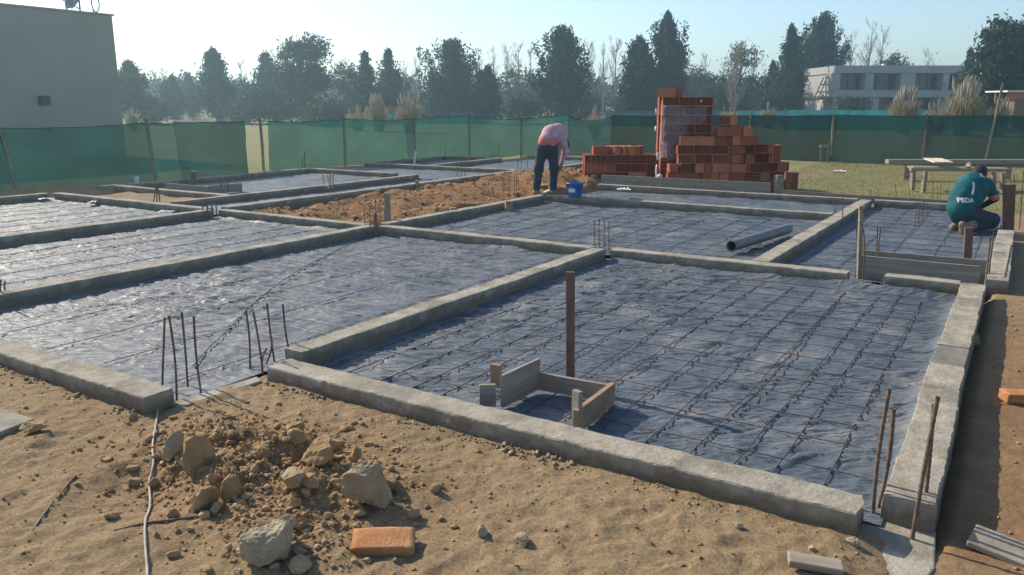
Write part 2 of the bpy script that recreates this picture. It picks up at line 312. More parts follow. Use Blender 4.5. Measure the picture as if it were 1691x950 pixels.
go = link('ground', me); tag(go, kind='structure')
def gz(x, y): return float(height(np.array([float(x)]), np.array([float(y)]))[0])
# ------------------------------------------------------------------ foundation beams
def beam(ax, c, a, b, label, w=.20, top=0., bot=-.30, m='concrete', res=None, seed=None):
    L = b-a; far = dep((c, (a+b)/2) if ax == 'y' else ((a+b)/2, c)); st = res or (.018 if far < 7 else .05 if far < 13 else .12)
    n = max(3, int(L/st)); t = np.linspace(0, L, n)
    hw = w/2; dz = top-bot
    pr = [(-hw-.012, -dz), (-hw-.006, -dz*.75), (-hw, -.10), (-hw, -.06), (-hw, -.009), (-hw+.005, -.001), (-hw*.6, 0), (-hw*.2, 0), (hw*.2, 0), (hw*.6, 0), (hw-.005, -.001), (hw, -.009), (hw, -.06), (hw, -.10), (hw+.006, -dz*.75), (hw+.012, -dz)]
    pr = np.array(pr); k = len(pr); S = seed or rng.integers(0, 9999)
    T = np.repeat(t[:, None], k, 1); P = np.repeat(pr[None, :, 0], n, 0); Q = np.repeat(pr[None, :, 1], n, 0)
    side = np.sign(P)*(np.abs(P) > hw*.75)
    T = T+a; P2 = P+side*(.009*fbm(T*4, Q*9+side*7, 0, 4, S)+.007*fbm(T*20, Q*30+side*3, 0, 3, S+3))+.014*fbm(T*.5, 0*T, 0, 2, S+5)
    topm = (Q > -.03)
    Q2 = Q+topm*(.004*fbm(T*2.5, P*9, 0, 4, S+7)+.005*fbm(T*17, P*24, 0, 3, S+9)+.006*fbm(T*.6, 0*T, 0, 2, S+11))
    En = np.minimum(t, L-t)[:, None]; T2 = T-a
    T2[0] += .02*fbm(P[0]*14, Q[0]*14, 0, 3, S+13); T2[-1] += .02*fbm(P[-1]*14, Q[-1]*14, 0, 3, S+15)
    v = np.stack([T2, P2, Q2], -1).reshape(-1, 3)
    if ax == 'y': v = np.stack([-v[:, 1], v[:, 0], v[:, 2]], -1)
    f = [list(q) for q in grid_faces(n, k)]+[list(range(k)), [(n-1)*k+i for i in range(k-1, -1, -1)]]
    me = bpy.data.meshes.new('beam'); me.from_pydata([tuple(p) for p in v], [], f); me.materials.append(M[m]); me.update()
    me.polygons.foreach_set('use_smooth', [False]*len(f))
    o = link('foundation_beam', me, None, (c, a, top) if ax == 'y' else (a, c, top))
    return tag(o, label, 'concrete beam', 'cast concrete beams of the house foundation', 'thing')
beam('x', 2.66, -9.2, -4.14, 'thick concrete beam at left edge of photo, ending beside the four leaning bars')
beam('x', 3.42, -3.98, -.40, 'long nearest concrete beam running across the foreground to the corner bars', w=.195)
beam('y', -.245, 3.58, 5.74, 'light grey concrete beam at the lower right, nearest to the thick ribbed bars', w=.205, seed=77)
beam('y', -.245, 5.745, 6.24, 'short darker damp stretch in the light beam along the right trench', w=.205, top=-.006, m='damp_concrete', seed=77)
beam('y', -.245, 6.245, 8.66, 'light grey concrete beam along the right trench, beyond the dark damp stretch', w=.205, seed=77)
beam('y', -4.12, 3.68, 8.46, 'concrete beam between the front right plastic bay and the glinting front left bay', w=.18)
beam('y', -7.68, 2.9, 8.44, 'long concrete beam behind the glinting front left bay', w=.18)
beam('y', -11.12, 2.9, 8.35, 'concrete beam third from the front left bay, running to the left photo edge', w=.18)
beam('y', -15.93, 2.9, 8.3, 'far left concrete beam closest to the leaning fence post', w=.18)
beam('x', 8.46, -15.83, -11.25, 'concrete beam behind the leftmost plastic bay with bright plastic scraps along it', w=.17)
beam('x', 8.50, -10.98, -7.82, 'concrete beam between the second left bay and the red soil strip', w=.17)
beam('x', 8.52, -7.56, -4.24, 'concrete beam behind the glinting front left bay, right of the short brown stake', w=.17)
beam('x', 8.57, -3.98, -1.36, 'concrete beam behind the front right bay, in front of the grey pipe', w=.18)
beam('x', 8.66, -1.02, -.36, 'short concrete beam below the formwork board at the right', w=.17)
beam('y', -7.66, 8.66, 13.16, 'concrete beam along the red soil strip leading to the man in pink', w=.17)
beam('x', 13.27, -7.56, -2.42, 'thin concrete beam from the blue bucket to the right dividing beam', w=.15)
beam('x', 15.72, -7.7, -2.45, 'concrete beam low in front of the long formwork board and brick heap', w=.15)
beam('y', -2.29, 8.70, 15.6, 'concrete beam beside the grey pipe', w=.19)
beam('x', 15.68, -2.15, -.62, 'short concrete beam behind the bay of the man in teal', w=.14)
beam('y', -.07, 8.95, 12.75, 'pale blocky concrete beam right of the man in teal', w=.19)
beam('y', -11.17, 8.70, 17.95, 'long concrete beam on the far side of the red soil strip', w=.18)
beam('y', -10.98, 19.6, 23.6, 'concrete beam at the far end behind the bending man', w=.18)
beam('y', -12.57, 8.72, 15.5, 'concrete beam next to the narrow plastic strip in the left background', w=.16)
beam('y', -16.35, 10.1, 15.45, 'farthest left background concrete beam below the green netting', w=.16)
beam('x', 15.58, -16.4, -13.3, 'short concrete beam with bright plastic glints in the left background', w=.16)
beam('x', 9.98, -16.3, -12.68, 'concrete beam closing the small soil patch at the left background', w=.16)
beam('x', 18.1, -16.6, -11.3, 'concrete beam crossing in front of the farthest two bays', w=.17)
beam('y', -16.62, 18.25, 22.0, 'farthest concrete beam along the fence in the centre background', w=.17)
beam('x', 22.15, -16.7, -14.45, 'short farthest concrete beam near the centre fence posts', w=.17)
beam('y', -14.35, 18.3, 22.0, 'concrete beam dividing the two farthest bays', w=.17)
beam('x', 24.0, -14.3, -11.2, 'farthest concrete beam behind the bending man, closing the last bay', w=.17)
# damp patch on the right beam, gap pads
def pad(name, pts, top, label, m, thick=.08):
    v = [(p[0], p[1], top) for p in pts]+[(p[0], p[1], top-thick) for p in pts]; n = len(pts); f = [list(range(n)), [n+i for i in range(n-1, -1, -1)]]+[[i, n+i, n+(i+1) % n, (i+1) % n] for i in range(n)]
    c = Vector((sum(p[0] for p in pts)/n, sum(p[1] for p in pts)/n, top)); b = MB(); b.v = [tuple(Vector(q)-c) for q in v]; b.f = f
    import bmesh
    o = b.build(name, m, None, c, bevel=.008); bm = bmesh.new(); bm.from_mesh(o.data); bmesh.ops.recalc_face_normals(bm, faces=bm.faces); bm.to_mesh(o.data); bm.free()
    return tag(o, label, 'concrete')
def wobbly(cx, cy, rx, ry, n=26, s=1, k=.16):
    return [(cx+rx*math.cos(a)*(1+k*float(fbm(math.cos(a)*2, math.sin(a)*2, 0, 3, s))), cy+ry*math.sin(a)*(1+k*float(fbm(math.cos(a)*2+5, math.sin(a)*2, 0, 3, s)))) for a in np.linspace(0, 2*math.pi, n, endpoint=False)]
pad('concrete_pad', [(-.41, 3.24), (-.3, 3.16), (-.14, 3.13), (-.10, 3.3), (-.125, 3.62), (-.41, 3.62)], -.135, 'low concrete footing at the corner gap, around the thick ribbed bars', 'concrete')
pad('concrete_pad', [(-4.16, 2.72), (-4.04, 2.76), (-4.0, 3.3), (-4.1, 3.34)], -.088, 'thin pale concrete strip on the soil across the gap in the front beam', 'concrete', .04)
0 and pad('concrete_patch', [(-.353, 5.75), (-.138, 5.72), (-.136, 6.22), (-.352, 6.26)], .013, 'darker damp patch on top of the light right beam', 'damp_concrete', .03)
# ------------------------------------------------------------------ plastic sheets
def crease(x, y, s):
    c, sn = math.cos(R(30)), math.sin(R(30)); a = x*c+y*sn; b = -x*sn+y*c
    wa = .25*fbm(x*1.6, y*1.6, 0, 3, s+50); wb = .22*fbm(x*2.1, y*2.1, 0, 3, s+51)
    a, b = a+wa, b+wb; z = 0
    for sa, sb, amp, k, i in ((.8, 4.6, .008, 3, 0), (1.5, 10, .010, 4, 1), (2.4, 21, .011, 4, 2), (4.2, 38, .008, 3, 3)):
        n = vn(a*sa, b*sb, 0, s+i); z = z+amp*(1-np.abs(2*n-1))**k*(.35+1.3*vn(x*.9, y*.9, 0, s+60+i))
    n = vn(a*5+b*3, b*5-a*3, 0, s+9); z = z+.0035*(1-np.abs(2*n-1))**5
    for j in range(5):                                              # long folds running the length of a bay
        l = b-(-6+(s*7+j*37) % 13)-.5*fbm(a*.5, 0*a+j, 0, 3, s+80+j); z = z+.016*np.exp(-(l/.02)**2)*smooth(.42, .55, vn(a*.5, 0*a+j*3, 0, s+90))
    return z
def sheet(x0, x1, y0, y1, st, label, s, lap=.055):
    nx, ny = int((x1-x0)/st)+1, int((y1-y0)/st)+1; gx = np.linspace(x0, x1, nx); gy = np.linspace(y0, y1, ny)
    X, Y = np.meshgrid(gx, gy, indexing='ij')
    Z = -.145+.012*fbm(X*.8, Y*.8, 0, 2, s+30)+crease(X, Y, s)*1.0
    d = np.minimum(np.minimum(X-x0, x1-X), np.minimum(Y-y0, y1-Y)); w = .03+.05*vn(X*2.2, Y*2.2, 0, s+70)
    lap = lap*(.25+.75*smooth(.0, .25, X-x0)); Z = Z+lap*np.exp(-(d/w)**1.5)*(.35+.9*vn(X*3, Y*3, 0, s+71)); gap = np.maximum(smooth(-4.5, -4.3, X)*smooth(-4.1, -4.2, X)*smooth(3.9, 3.6, Y), smooth(-.6, -.45, X)*smooth(3.75, 3.6, Y)); Z = np.minimum(Z, -.02); Z = Z*(1-gap)+np.minimum(Z, -.125)*gap
    c = Vector(((x0+x1)/2, (y0+y1)/2, -.145)); v = np.stack([X-c.x, Y-c.y, Z-c.z], -1).reshape(-1, 3)
    o = link('plastic_sheet', mesh_np('plastic_sheet', v, grid_faces(nx, ny), 'membrane', True), None, c)
    return tag(o, label, 'plastic sheet', 'dark plastic sheets lining the foundation bays')
SHEETS = [(-4.04, -.33, 3.52, 8.48, .016, 'wrinkled blue-black plastic sheet in the nearest right bay under the rusty bar grid'),
          (-7.6, -4.21, 2.74, 8.44, .02, 'wrinkled plastic sheet with bright sun glints in the front left bay'),
          (-11.04, -7.76, 2.7, 8.42, .03, 'wrinkled plastic sheet in the second bay from the front at the left edge'),
          (-15.86, -11.2, 2.7, 8.38, .035, 'wrinkled plastic sheet in the leftmost bay with white scraps at its back'),
          (-7.58, -2.38, 8.66, 13.2, .03, 'wrinkled plastic sheet in the bay holding the grey pipe'),
          (-2.2, -.16, 8.75, 15.6, .03, 'dark wrinkled plastic sheet under the man in the teal shirt'),
          (-7.6, -2.37, 13.34, 15.66, .05, 'narrow plastic sheet behind the blue bucket before the long formwork board'),
          (-12.49, -11.25, 8.6, 18.0, .05, 'narrow plastic strip left of the red soil strip'),
          (-16.28, -12.64, 10.06, 15.5, .05, 'plastic sheet in the left background bay behind the small soil patch'),
          (-16.55, -11.25, 15.66, 18.0, .06, 'plastic sheet in the background bay crossing before the farthest bays'),
          (-16.54, -14.43, 18.2, 22.08, .06, 'plastic sheet in the farthest bay along the fence'),
          (-14.27, -11.08, 18.2, 23.95, .06, 'plastic sheet in the farthest bay behind the bending man')]
for i, a in enumerate(SHEETS): sheet(*a[:5], a[5], 100+i*37, .055 if i < 3 else .022)
# bright scraps of plastic along the left back beam
def scrap(u, v, z, sz, label, s, m='film'):
    p = G(u, v, z); n = 12; a = np.linspace(-1, 1, n); X, Y = np.meshgrid(a, a, indexing='ij')
    Z = .35*sz*np.abs(fbm(X*2+s, Y*2, 0, 4, s)); X2 = X*sz*(1+.3*fbm(X*2, Y*2+s, 0, 2, s+1)); Y2 = Y*sz*.6*(1+.4*fbm(X*2, Y*2+s, 0, 2, s+2))
    o = link('plastic_scrap', mesh_np('scrap', np.stack([X2, Y2, Z], -1).reshape(-1, 3), grid_faces(n, n), m), None, p); o.rotation_euler[2] = s
    return tag(o, label, 'plastic scrap', 'pale plastic scraps')
scrap(77, 329, -.08, .12, 'leftmost crumpled pale plastic scrap behind the leftmost bay', 1)
scrap(155, 334, -.08, .13, 'crumpled pale plastic scrap at the middle of the left back beam', 2)
scrap(240, 341, -.08, .08, 'small pale plastic scrap near the three-legged bar tripod', 3)
scrap(275, 350, -.08, .13, 'pale plastic scrap in the right corner of the leftmost bay', 4)
scrap(1030, 314, 0.03, .2, 'flat white plastic scrap lying below the long formwork board', 5, 'white')
scrap(1385, 283, GZ+.03, .16, 'white crumpled litter lying on the yellow lawn', 6, 'white')
# ------------------------------------------------------------------ bar grids
def bargrid(x0, x1, y0, y1, sx, sy, label, s, r=.0038, z0=-.131, skew=0, m='mesh_steel', double=0):
    c = Vector(((x0+x1)/2, (y0+y1)/2, z0)); t = empty('rebar_grid', c, label, 'rebar grid', 'tied steel bar grids over the plastic')
    rs = random.Random(s)
    def zz(x, y): return (.012*float(vn(x*1.1, y*1.1, 0, s)))+.004*float(vn(x*4, y*4, 0, s+1))
    x = x0+.1
    while x < x1-.05:
        n = 26; j = rs.uniform(-.03, .03); k = rs.uniform(-.05, .05); ya = y0+rs.uniform(.02, .2); yb = y1-rs.uniform(.02, .25)
        pts = [(x+j+k*(q/n)+.018*float(fbm(q*.4, x, 0, 2, s))-c.x, ya+(yb-ya)*q/n-c.y, zz(x, ya+(yb-ya)*q/n)) for q in range(n+1)]
        MB().tube(pts, r, 5).build('bar', m, t, smooth=True)
        if double and rs.random() < double:
            pts = [(p[0]+.03+.02*math.sin(i*.3), p[1], p[2]+.006) for i, p in enumerate(pts[4:-3])]; MB().tube(pts, r, 5).build('bar', m, t, smooth=True)
        x += sx*rs.uniform(.85, 1.15)
    y = y0+.12
    while y < y1-.05:
        n = 22; j = rs.uniform(-.03, .03); k = skew+rs.uniform(-.05, .05); xa = x0+rs.uniform(.02, .2); xb = x1-rs.uniform(.02, .2)
        pts = [(xa+(xb-xa)*q/n-c.x, min(max(y+j+k*(q/n)+.018*float(fbm(q*.4, y, 0, 2, s+5)), y0+.02), y1-.02)-c.y, zz(xa+(xb-xa)*q/n, y)+1.6*r) for q in range(n+1)]
        MB().tube(pts, r*.75, 5).build('bar', m, t, smooth=True); y += sy*rs.uniform(.85, 1.15)
    return t
bargrid(-4.0, -.36, 3.56, 8.4, .25, .31, 'rusty bar grid laid over the nearest right plastic bay', 3, double=.35)
bargrid(-7.55, -4.25, 2.82, 8.35, .75, .30, 'glint-lightened steel bar grid laid over the front left bay', 7, r=.0032, z0=-.126, m='glint_steel')
bargrid(-11.0, -7.8, 2.9, 8.3, .55, .40, 'steel bar grid over the second bay from the front at the left edge', 11)
bargrid(-7.5, -2.42, 8.75, 13.1, .45, .42, 'steel bar grid over the bay holding the grey pipe', 13)
bargrid(-2.15, -.2, 8.85, 15.5, .40, .45, 'steel bar grid under the man in the teal shirt', 17)
bargrid(-15.8, -11.3, 2.9, 8.3, .6, .5, 'steel bar grid over the leftmost bay', 19)
# ------------------------------------------------------------------ upright steel bars
def cage(label, bars, r=.006, z=-.13, rib=False, stirrups=(), group='upright column bars', name='column_rebar', m='rust'):
    base = [G(b[2], b[3], z) for b in bars]; c = sum(base, Vector())/len(base); c.z = z
    t = empty(name, c, label, 'rebar', group); tops = []
    for b, p in zip(bars, base):
        q = D(b[0], b[1], dep(p)+(b[4] if len(b) > 4 else 0)); tops.append(q); lean = q-p
        n = 44 if rib else 7; bend = Vector((random.uniform(-.012, .012), random.uniform(-.012, .012), 0))
        pts = [p-c-Vector((0, 0, .06))]+[p-c+lean*(k/n)+bend*math.sin(math.pi*k/n) for k in range(n+1)]
        rad = [r]+[r*(1+(.16 if k % 2 else -.05)) if rib else r for k in range(n+1)]
        MB().tube(pts, rad, 8 if rib else 6).build('bar', m, t, smooth=True)
    for s in stirrups:
        P = [p+(q-p)*s-c for p, q in zip(base, tops)]; ctr = sum(P, Vector())/len(P); P.sort(key=lambda w: math.atan2(w.y-ctr.y, w.x-ctr.x))
        MB().tube(P+[P[0]], r*.6, 5).build('stirrup', m, t, smooth=True)
    return t
cage('four leaning rusty bars at the end of the thick left beam', [(272, 524, 268, 640), (279, 521, 292, 666), (300, 515, 310, 636), (320, 522, 333, 655)], .0075)
cage('four leaning bars in the gap beside the nearest long beam', [(406, 512, 413, 608), (418, 514, 434, 617), (441, 501, 453, 597), (467, 502, 480, 592)], .0075)
cage('bent double bar beside the four leaning bars at the gap', [(441, 575, 433, 604), (449, 560, 440, 600)], .007)
cage('four thick ribbed bars standing in the corner gap at the lower right', [(1469, 642, 1441, 852), (1476, 675, 1449, 846), (1549, 655, 1506, 892), (1542, 668, 1524, 862)], .0085, -.14, True)
cage('short rusty bars in the beam crossing beside the brown stake', [(601, 338, 603, 374), (611, 340, 612, 378), (620, 328, 622, 376), (627, 330, 628, 374), (634, 345, 634, 368)], .006, -.02)
cage('four tied bars behind the nearest right bay, left of the grey pipe', [(981, 365, 981, 406), (990, 362, 990, 405), (998, 366, 998, 416), (1006, 366, 1006, 415)], .0065, -.1, stirrups=(.25, .8))
cage('tall rusty bars beside the capped stake at the right', [(1414, 372, 1413, 452), (1426, 378, 1425, 455), (1454, 376, 1446, 452), (1449, 374, 1447, 448)], .0075, -.1)
cage('pair of bars at the right end of the formwork board', [(1641, 384, 1632, 466), (1636, 392, 1629, 462)], .009, -.1)
cage('four bars standing in the bay left of the man in teal', [(1514, 334, 1510, 368), (1519, 335, 1517, 366), (1526, 333, 1524, 364), (1531, 336, 1529, 362)], .006, -.1, stirrups=(.4,))
cage('three short bars at the top of the beam beside the pipe', [(1376, 328, 1378, 350), (1381, 330, 1380, 351), (1391, 326, 1391, 366)], .007, -.05)
cage('thin bars behind the soil strip left of the bending man', [(831, 292, 832, 330), (841, 290, 841, 328), (849, 291, 849, 331), (853, 288, 853, 324)], .006, -.05)
cage('tall thin bars right of the bending man', [(971, 262, 971, 316), (977, 240, 977, 318), (985, 262, 985, 318), (1001, 270, 992, 318)], .006, -.05)
cage('bars rising like a tripod before the small soil patch', [(257, 304, 253, 336), (259, 303, 259, 338), (259, 303, 264, 335)], .012, -.05)
cage('slanted bars by the left background bay', [(363, 302, 367, 322), (367, 301, 360, 321), (376, 300, 371, 322), (376, 303, 377, 320)], .008, -.05)
cage('bars standing at the end of the beam under the netting', [(532, 283, 536, 306), (538, 283, 545, 304), (545, 285, 544, 322), (550, 286, 550, 322)], .009, -.05, stirrups=(.3, .85))
cage('short bar stubs at the crossing left of the red soil', [(334, 338, 334, 350), (342, 339, 343, 352), (349, 337, 350, 352), (356, 338, 357, 349)], .012, -.03)
cage('thin bars on the long beam behind the red soil', [(755, 262, 755, 288), (761, 258, 762, 290), (768, 264, 768, 290)], .009, -.05)
cage('thin bars with a stirrup left of the bending man against the netting', [(855, 262, 855, 276), (861, 259, 861, 280), (872, 263, 872, 280)], .009, -.05)
cage('thin upright bars by the farthest bay beam end', [(736, 240, 736, 262), (800, 248, 800, 266), (823, 240, 823, 258)], .009, -.05)
cage('bars rising near the corner of the left background bay', [(503, 250, 503, 278), (499, 262, 499, 280)], .012, -.05)
cage('short bars at the left photo edge beside the second beam', [(2, 462, 2, 490), (8, 464, 9, 488), (-4, 440, 0, 492)], .008, -.05)
cage('thin bars behind the back beam of the right bay', [(1438, 314, 1437, 332), (1450, 312, 1450, 334), (1479, 305, 1480, 332), (1501, 308, 1502, 330)], .006, -.05)
cage('thin bars left of the man in teal before the trestle', [(1540, 300, 1540, 332), (1548, 308, 1547, 333), (1554, 306, 1553, 334)], .006, -.05)
cage('tall thin bars at the right photo edge behind the man in teal', [(1656, 285, 1656, 372), (1675, 288, 1669, 370), (1690, 282, 1684, 372), (1668, 296, 1668, 345)], .0065, -.05)
# ------------------------------------------------------------------ stakes and boards
def stake(u0, v0, u1, v1, w, label, m='wood', z=-.13, cap=False, t=None):
    p = G(u1, v1, z); q = D(u0, v0, dep(p)); L = (q-p).length+.08; d = (q-p).normalized()
    o = MB(); ww = w; rot = Vector((0, 0, 1)).rotation_difference(d).to_matrix() @ Matrix.Rotation(TH+random.uniform(-.25, .25), 3, 'Z')
    o.box((p+q)/2-p-d*.04, (ww, (t or ww), L), rot); ob = o.build('stake', m, None, p, bevel=.004); tag(ob, label, 'wooden stake', 'wooden stakes and posts on the site')
    if cap: MB().box(q-p+d*.012, (ww*1.7, ww*1.7, .03), rot).build('cap', 'orange_wood', ob, bevel=.003)
    return ob
stake(942, 449, 942, 634, .055, 'tall reddish wooden post standing in the nearest right bay', 'red_wood', -.12, t=.03)
stake(639, 319, 641, 368, .085, 'short brown stake at the beam crossing beside the red soil', 'wood', -.05, t=.04)
stake(1422, 344, 1418, 456, .04, 'tall stake with a small cap at the left end of the formwork board', 'wood', -.12, True)
stake(1600, 376, 1597, 428, .09, 'dark stake below the boots of the man in teal', 'red_wood', -.12, t=.04)
stake(1046, 252, 1046, 298, .09, 'reddish stake before the low brick stack', 'orange_wood', -.05, t=.04)
stake(1286, 289, 1286, 322, .14, 'short post holding the long formwork board', 'wood', -.1)
stake(1667, 305, 1664, 376, .17, 'broad board end standing right of the man in teal', 'red_wood', -.1, t=.03)
stake(1610, 553, 1616, 590, .045, 'small stake sticking out of the shaded trench', 'wood', -.28)
stake(686, 250, 684, 272, .045, 'thin white stake in the farthest bays', 'white', -.05)
stake(226, 292, 226, 305, .07, 'tiny white stake at the left background beam', 'white', -.05)
stake(320, 283, 318, 312, .10, 'dark stake at the small formwork corner in the left background', 'red_wood', -.05)
stake(689, 298, 689, 310, .07, 'stub of wood on the side of the beam beyond the red soil', 'wood', -.08)
stake(748, 343, 748, 352, .10, 'small red-brown block on the beam beside the red soil', 'orange_wood', -.06)
stake(840, 332, 840, 342, .12, 'red-brown block at the beam foot near the bending man', 'orange_wood', -.06)
stake(620, 352, 620, 380, .05, 'rusty orange stick tied among the short bars', 'orange_wood', -.06)
def board(ps, thick, h, label, m='wood_x', parent=None, name='board', group=None):
    """plank standing on edge between two ground points"""
    a, b = Vector(ps[0]), Vector(ps[1]); c = (a+b)/2; L = (b-a).length; rz = math.atan2(b.y-a.y, b.x-a.x)
    mb = MB().box((0, 0, h/2), (L, thick, h))
    if parent is not None:
        o = mb.build(name, m, parent, c-Vector(parent.location), bevel=.003); o.rotation_euler = (0, -math.asin((b.z-a.z)/L), rz)
    else:
        o = mb.build(name, m, None, c, bevel=.003); o.rotation_euler = (0, -math.asin((b.z-a.z)/L), rz); tag(o, label, 'wooden board', group)
    return o
bt = empty('formwork_box', (-2.25, 3.95, -.12), 'small open box of nailed boards standing in the nearest right bay', 'formwork')
board(((-2.47, 3.80, -.12), (-2.45, 4.20, -.12)), .025, .205, '', 'wood_x', bt)
board(((-2.595, 3.74, -.12), (-2.515, 3.80, -.12)), .028, .14, '', 'wood_x', bt)
board(((-2.45, 4.19, -.12), (-1.93, 4.22, -.12)), .025, .115, '', 'wood_x', bt)
board(((-1.93, 4.20, -.12), (-1.91, 3.68, -.12)), .032, .14, '', 'orange_wood', bt)
board(((-1.955, 3.74, -.12), (-1.90, 3.72, -.12)), .03, .235, '', 'wood_x', bt)
board(((-2.73, 4.07, -.12), (-2.66, 4.08, -.12)), .03, .155, '', 'orange_wood', bt)
board(((-1.34, 9.05, -.13), (-.22, 9.05, -.13)), .025, .23, 'wide grey formwork board standing behind the short beam at the right', 'wood_x', group='long formwork boards')
board(((-1.34, 9.22, -.13), (-.18, 9.28, -.13)), .02, .26, 'thinner formwork board just behind the wide grey one at the right', 'wood_x', group='long formwork boards')
board(((-7.75, 15.95, -.06), (-4.1, 15.98, -.06)), .03, .24, 'long grey formwork board in front of the brick heap', 'wood_x', group='long formwork boards')
board(((-3.9, 15.98, -.1), (-.7, 16.0, -.12)), .03, .15, 'long low board on the edge of the yellow lawn', 'wood_x', group='long formwork boards')
board(((-15.5, 10.6, -.12), (-14.0, 10.55, -.12)), .03, .16, 'board of the small formwork in the left background', 'wood_x', group='long formwork boards')
board(((-14.0, 10.55, -.12), (-13.9, 11.3, -.12)), .03, .18, 'short dark board at the corner of the small left background formwork', 'wood_x', group='long formwork boards')
board(((-7.7, 13.3, 0), (-8.0, 14.3, 0)), .07, .03, 'pale stick lying by the blue bucket', 'pale_wood')
board(((-.02, 9.1, -.14), (-.0, 11.4, -.14)), .022, .15, 'board on edge along the outside of the pale beam at the right', 'wood_y', group='long formwork boards')
# loose flat boards and slab in the foreground
def flat(u, v, L, w, t, rz, label, m, name, cat, z=None, tilt=(0, 0)):
    p = G(u, v, GF if u < 1500 else GZ); p.z = (gz(p.x, p.y) if z is None else z)+t/2+.004
    o = MB().box((0, 0, 0), (L, w, t)).build(name, m, None, p, bevel=.006); o.rotation_euler = (tilt[0], tilt[1], rz); return tag(o, label, cat)
flat(1345, 943, .20, .075, .03, TH+R(-14), 'end of a weathered board at the bottom photo edge', 'wood_x', 'board', 'wooden board', tilt=(.05, .05))
flat(1678, 920, .34, .15, .028, TH+R(-42), 'pale plank lying on the soil at the lower right corner', 'plank', 'board', 'wooden board', tilt=(.12, .1))
flat(-14, 712, .30, .30, .035, TH+R(-25), 'pale flat slab at the left photo edge', 'concrete', 'slab', 'slab', tilt=(.03, .06))
# solid clay bricks near the camera: slightly warped blocks
def solid(u, v, d, rz, label, s, tilt=(0, 0), z=None):
    n = [14, 9, 5]; import bmesh
    bm = bmesh.new(); bmesh.ops.create_cube(bm, size=1); bmesh.ops.subdivide_edges(bm, edges=bm.edges, cuts=9, use_grid_fill=True)
    for q in bm.verts:
        c = q.co; k = Vector((math.copysign(abs(c.x*2)**1, c.x), c.y*2, c.z*2)); e = sorted([abs(k.x), abs(k.y), abs(k.z)])
        f = 1-.008*max(0, (e[1]-.8)/.2)
        p = Vector((c.x*d[0], c.y*d[1], c.z*d[2]))*f; w = np.array([p.x, p.y, p.z])*40
        p += Vector((float(fbm(w[0], w[1], w[2], 3, s)), float(fbm(w[0], w[1], w[2]+9, 3, s)), float(fbm(w[0], w[1], w[2]+20, 3, s))))*.0035
        p.z += .006*math.cos(p.x/d[0]*3)
        q.co = p
    me = bpy.data.meshes.new('brick'); bm.to_mesh(me); bm.free(); me.materials.append(M['solid_brick']); me.polygons.foreach_set('use_smooth', [True]*len(me.polygons))
    p = G(u, v, GF if u < 1500 else GZ); p.z = (gz(p.x, p.y) if z is None else z)+d[2]/2; o = link('clay_brick', me, None, p); o.rotation_euler = (tilt[0], tilt[1], rz); return tag(o, label, 'brick')
solid(634, 905, (.25, .125, .045), TH+R(4), 'solid orange brick lying on the soil in the bottom foreground', 1, (.17, .02))
solid(1690, 664, (.25, .11, .06), TH+R(-4), 'orange brick on the soil at the right photo edge', 2, (.02, .04))
# ------------------------------------------------------------------ lumps of soil
def lump(p, d, s, name='soil_lump', m='clay', flatb=.5, sub=4, ang=.9):
    import bmesh
    bm = bmesh.new(); bmesh.ops.create_icosphere(bm, subdivisions=sub, radius=1)
    V = np.array([v.co[:] for v in bm.verts]); rs = np.random.default_rng(s)
    for _ in range(14):                                              # broken facets
        nrm = rs.normal(size=3); nrm /= np.linalg.norm(nrm); t = rs.uniform(.42, .8); k = V@nrm; V = V-np.outer(np.maximum(0, k-t)*ang, nrm)
    r = 1.08+.26*fbm(V[:, 0]*1.8, V[:, 1]*1.8, V[:, 2]*1.8, 4, s)+.13*fbm(V[:, 0]*6, V[:, 1]*6, V[:, 2]*6, 4, s+5, .65)
    V = V*r[:, None]*np.array(d)/2; V[:, 2] = np.maximum(V[:, 2], -d[2]*.45)
    for v, c in zip(bm.verts, V): v.co = c
    me = bpy.data.meshes.new(name); bm.to_mesh(me); bm.free(); me.materials.append(M[m])
    o = link(name, me, None, p); o.rotation_euler[2] = float(rs.uniform(0, 6)); return o
def px2m(p): return math.hypot(dep(p), H0-p.z)/F
where = ['left of the cable', 'right beside the cable']
for i, (u, v, w, h) in enumerate(CLODS):
    p = G(u, v+h*.3, GF+.02); k = px2m(p); g = gz(p.x, p.y); p.z = g+h*k*.36
    o = lump(p, (w*k*1.22, w*k*1.05, h*k*1.25), 50+i, m='clay' if i % 4 else 'rock')
    big = w*h
    sizew = 'large' if big > 2400 else 'fist-sized' if big > 900 else 'small'
    desc = ['rounded %s clay lump at the left of the heap beside the cable', '%s tall clay boulder at the top left of the soil heap', '%s upright clay lump in the lower middle of the heap', '%s clay lump at the lower left of the heap touching the upright one',
            '%s grey lump at the foot of the upright clay lump', '%s pointed lump alone at the top of the soil heap', '%s flat lump just below the pointed top lump', '%s square-sided clay boulder at the right of the soil heap',
            '%s lump in the right part of the heap below the square-sided boulder', '%s stone snug to the right of the lower right lump', '%s lump leaning on top of the square-sided boulder', '%s lump at the far right end of the soil heap',
            '%s lump right of the tall clay boulder', '%s lump in the upper middle of the soil heap', '%s lump left of the buried bar end', '%s lump in the centre of the soil heap', '%s lump just above the heap centre hollow', '%s lump behind the upright clay lump',
            '%s lump between the pointed lump and the lower right lump', '%s lump on the open soil right of the heap', '%s lump in the hollow of the heap middle', '%s lump wedged between the two lower left lumps'][i] % sizew
    tag(o, desc, 'soil lump', 'lumps in the dug soil heap')
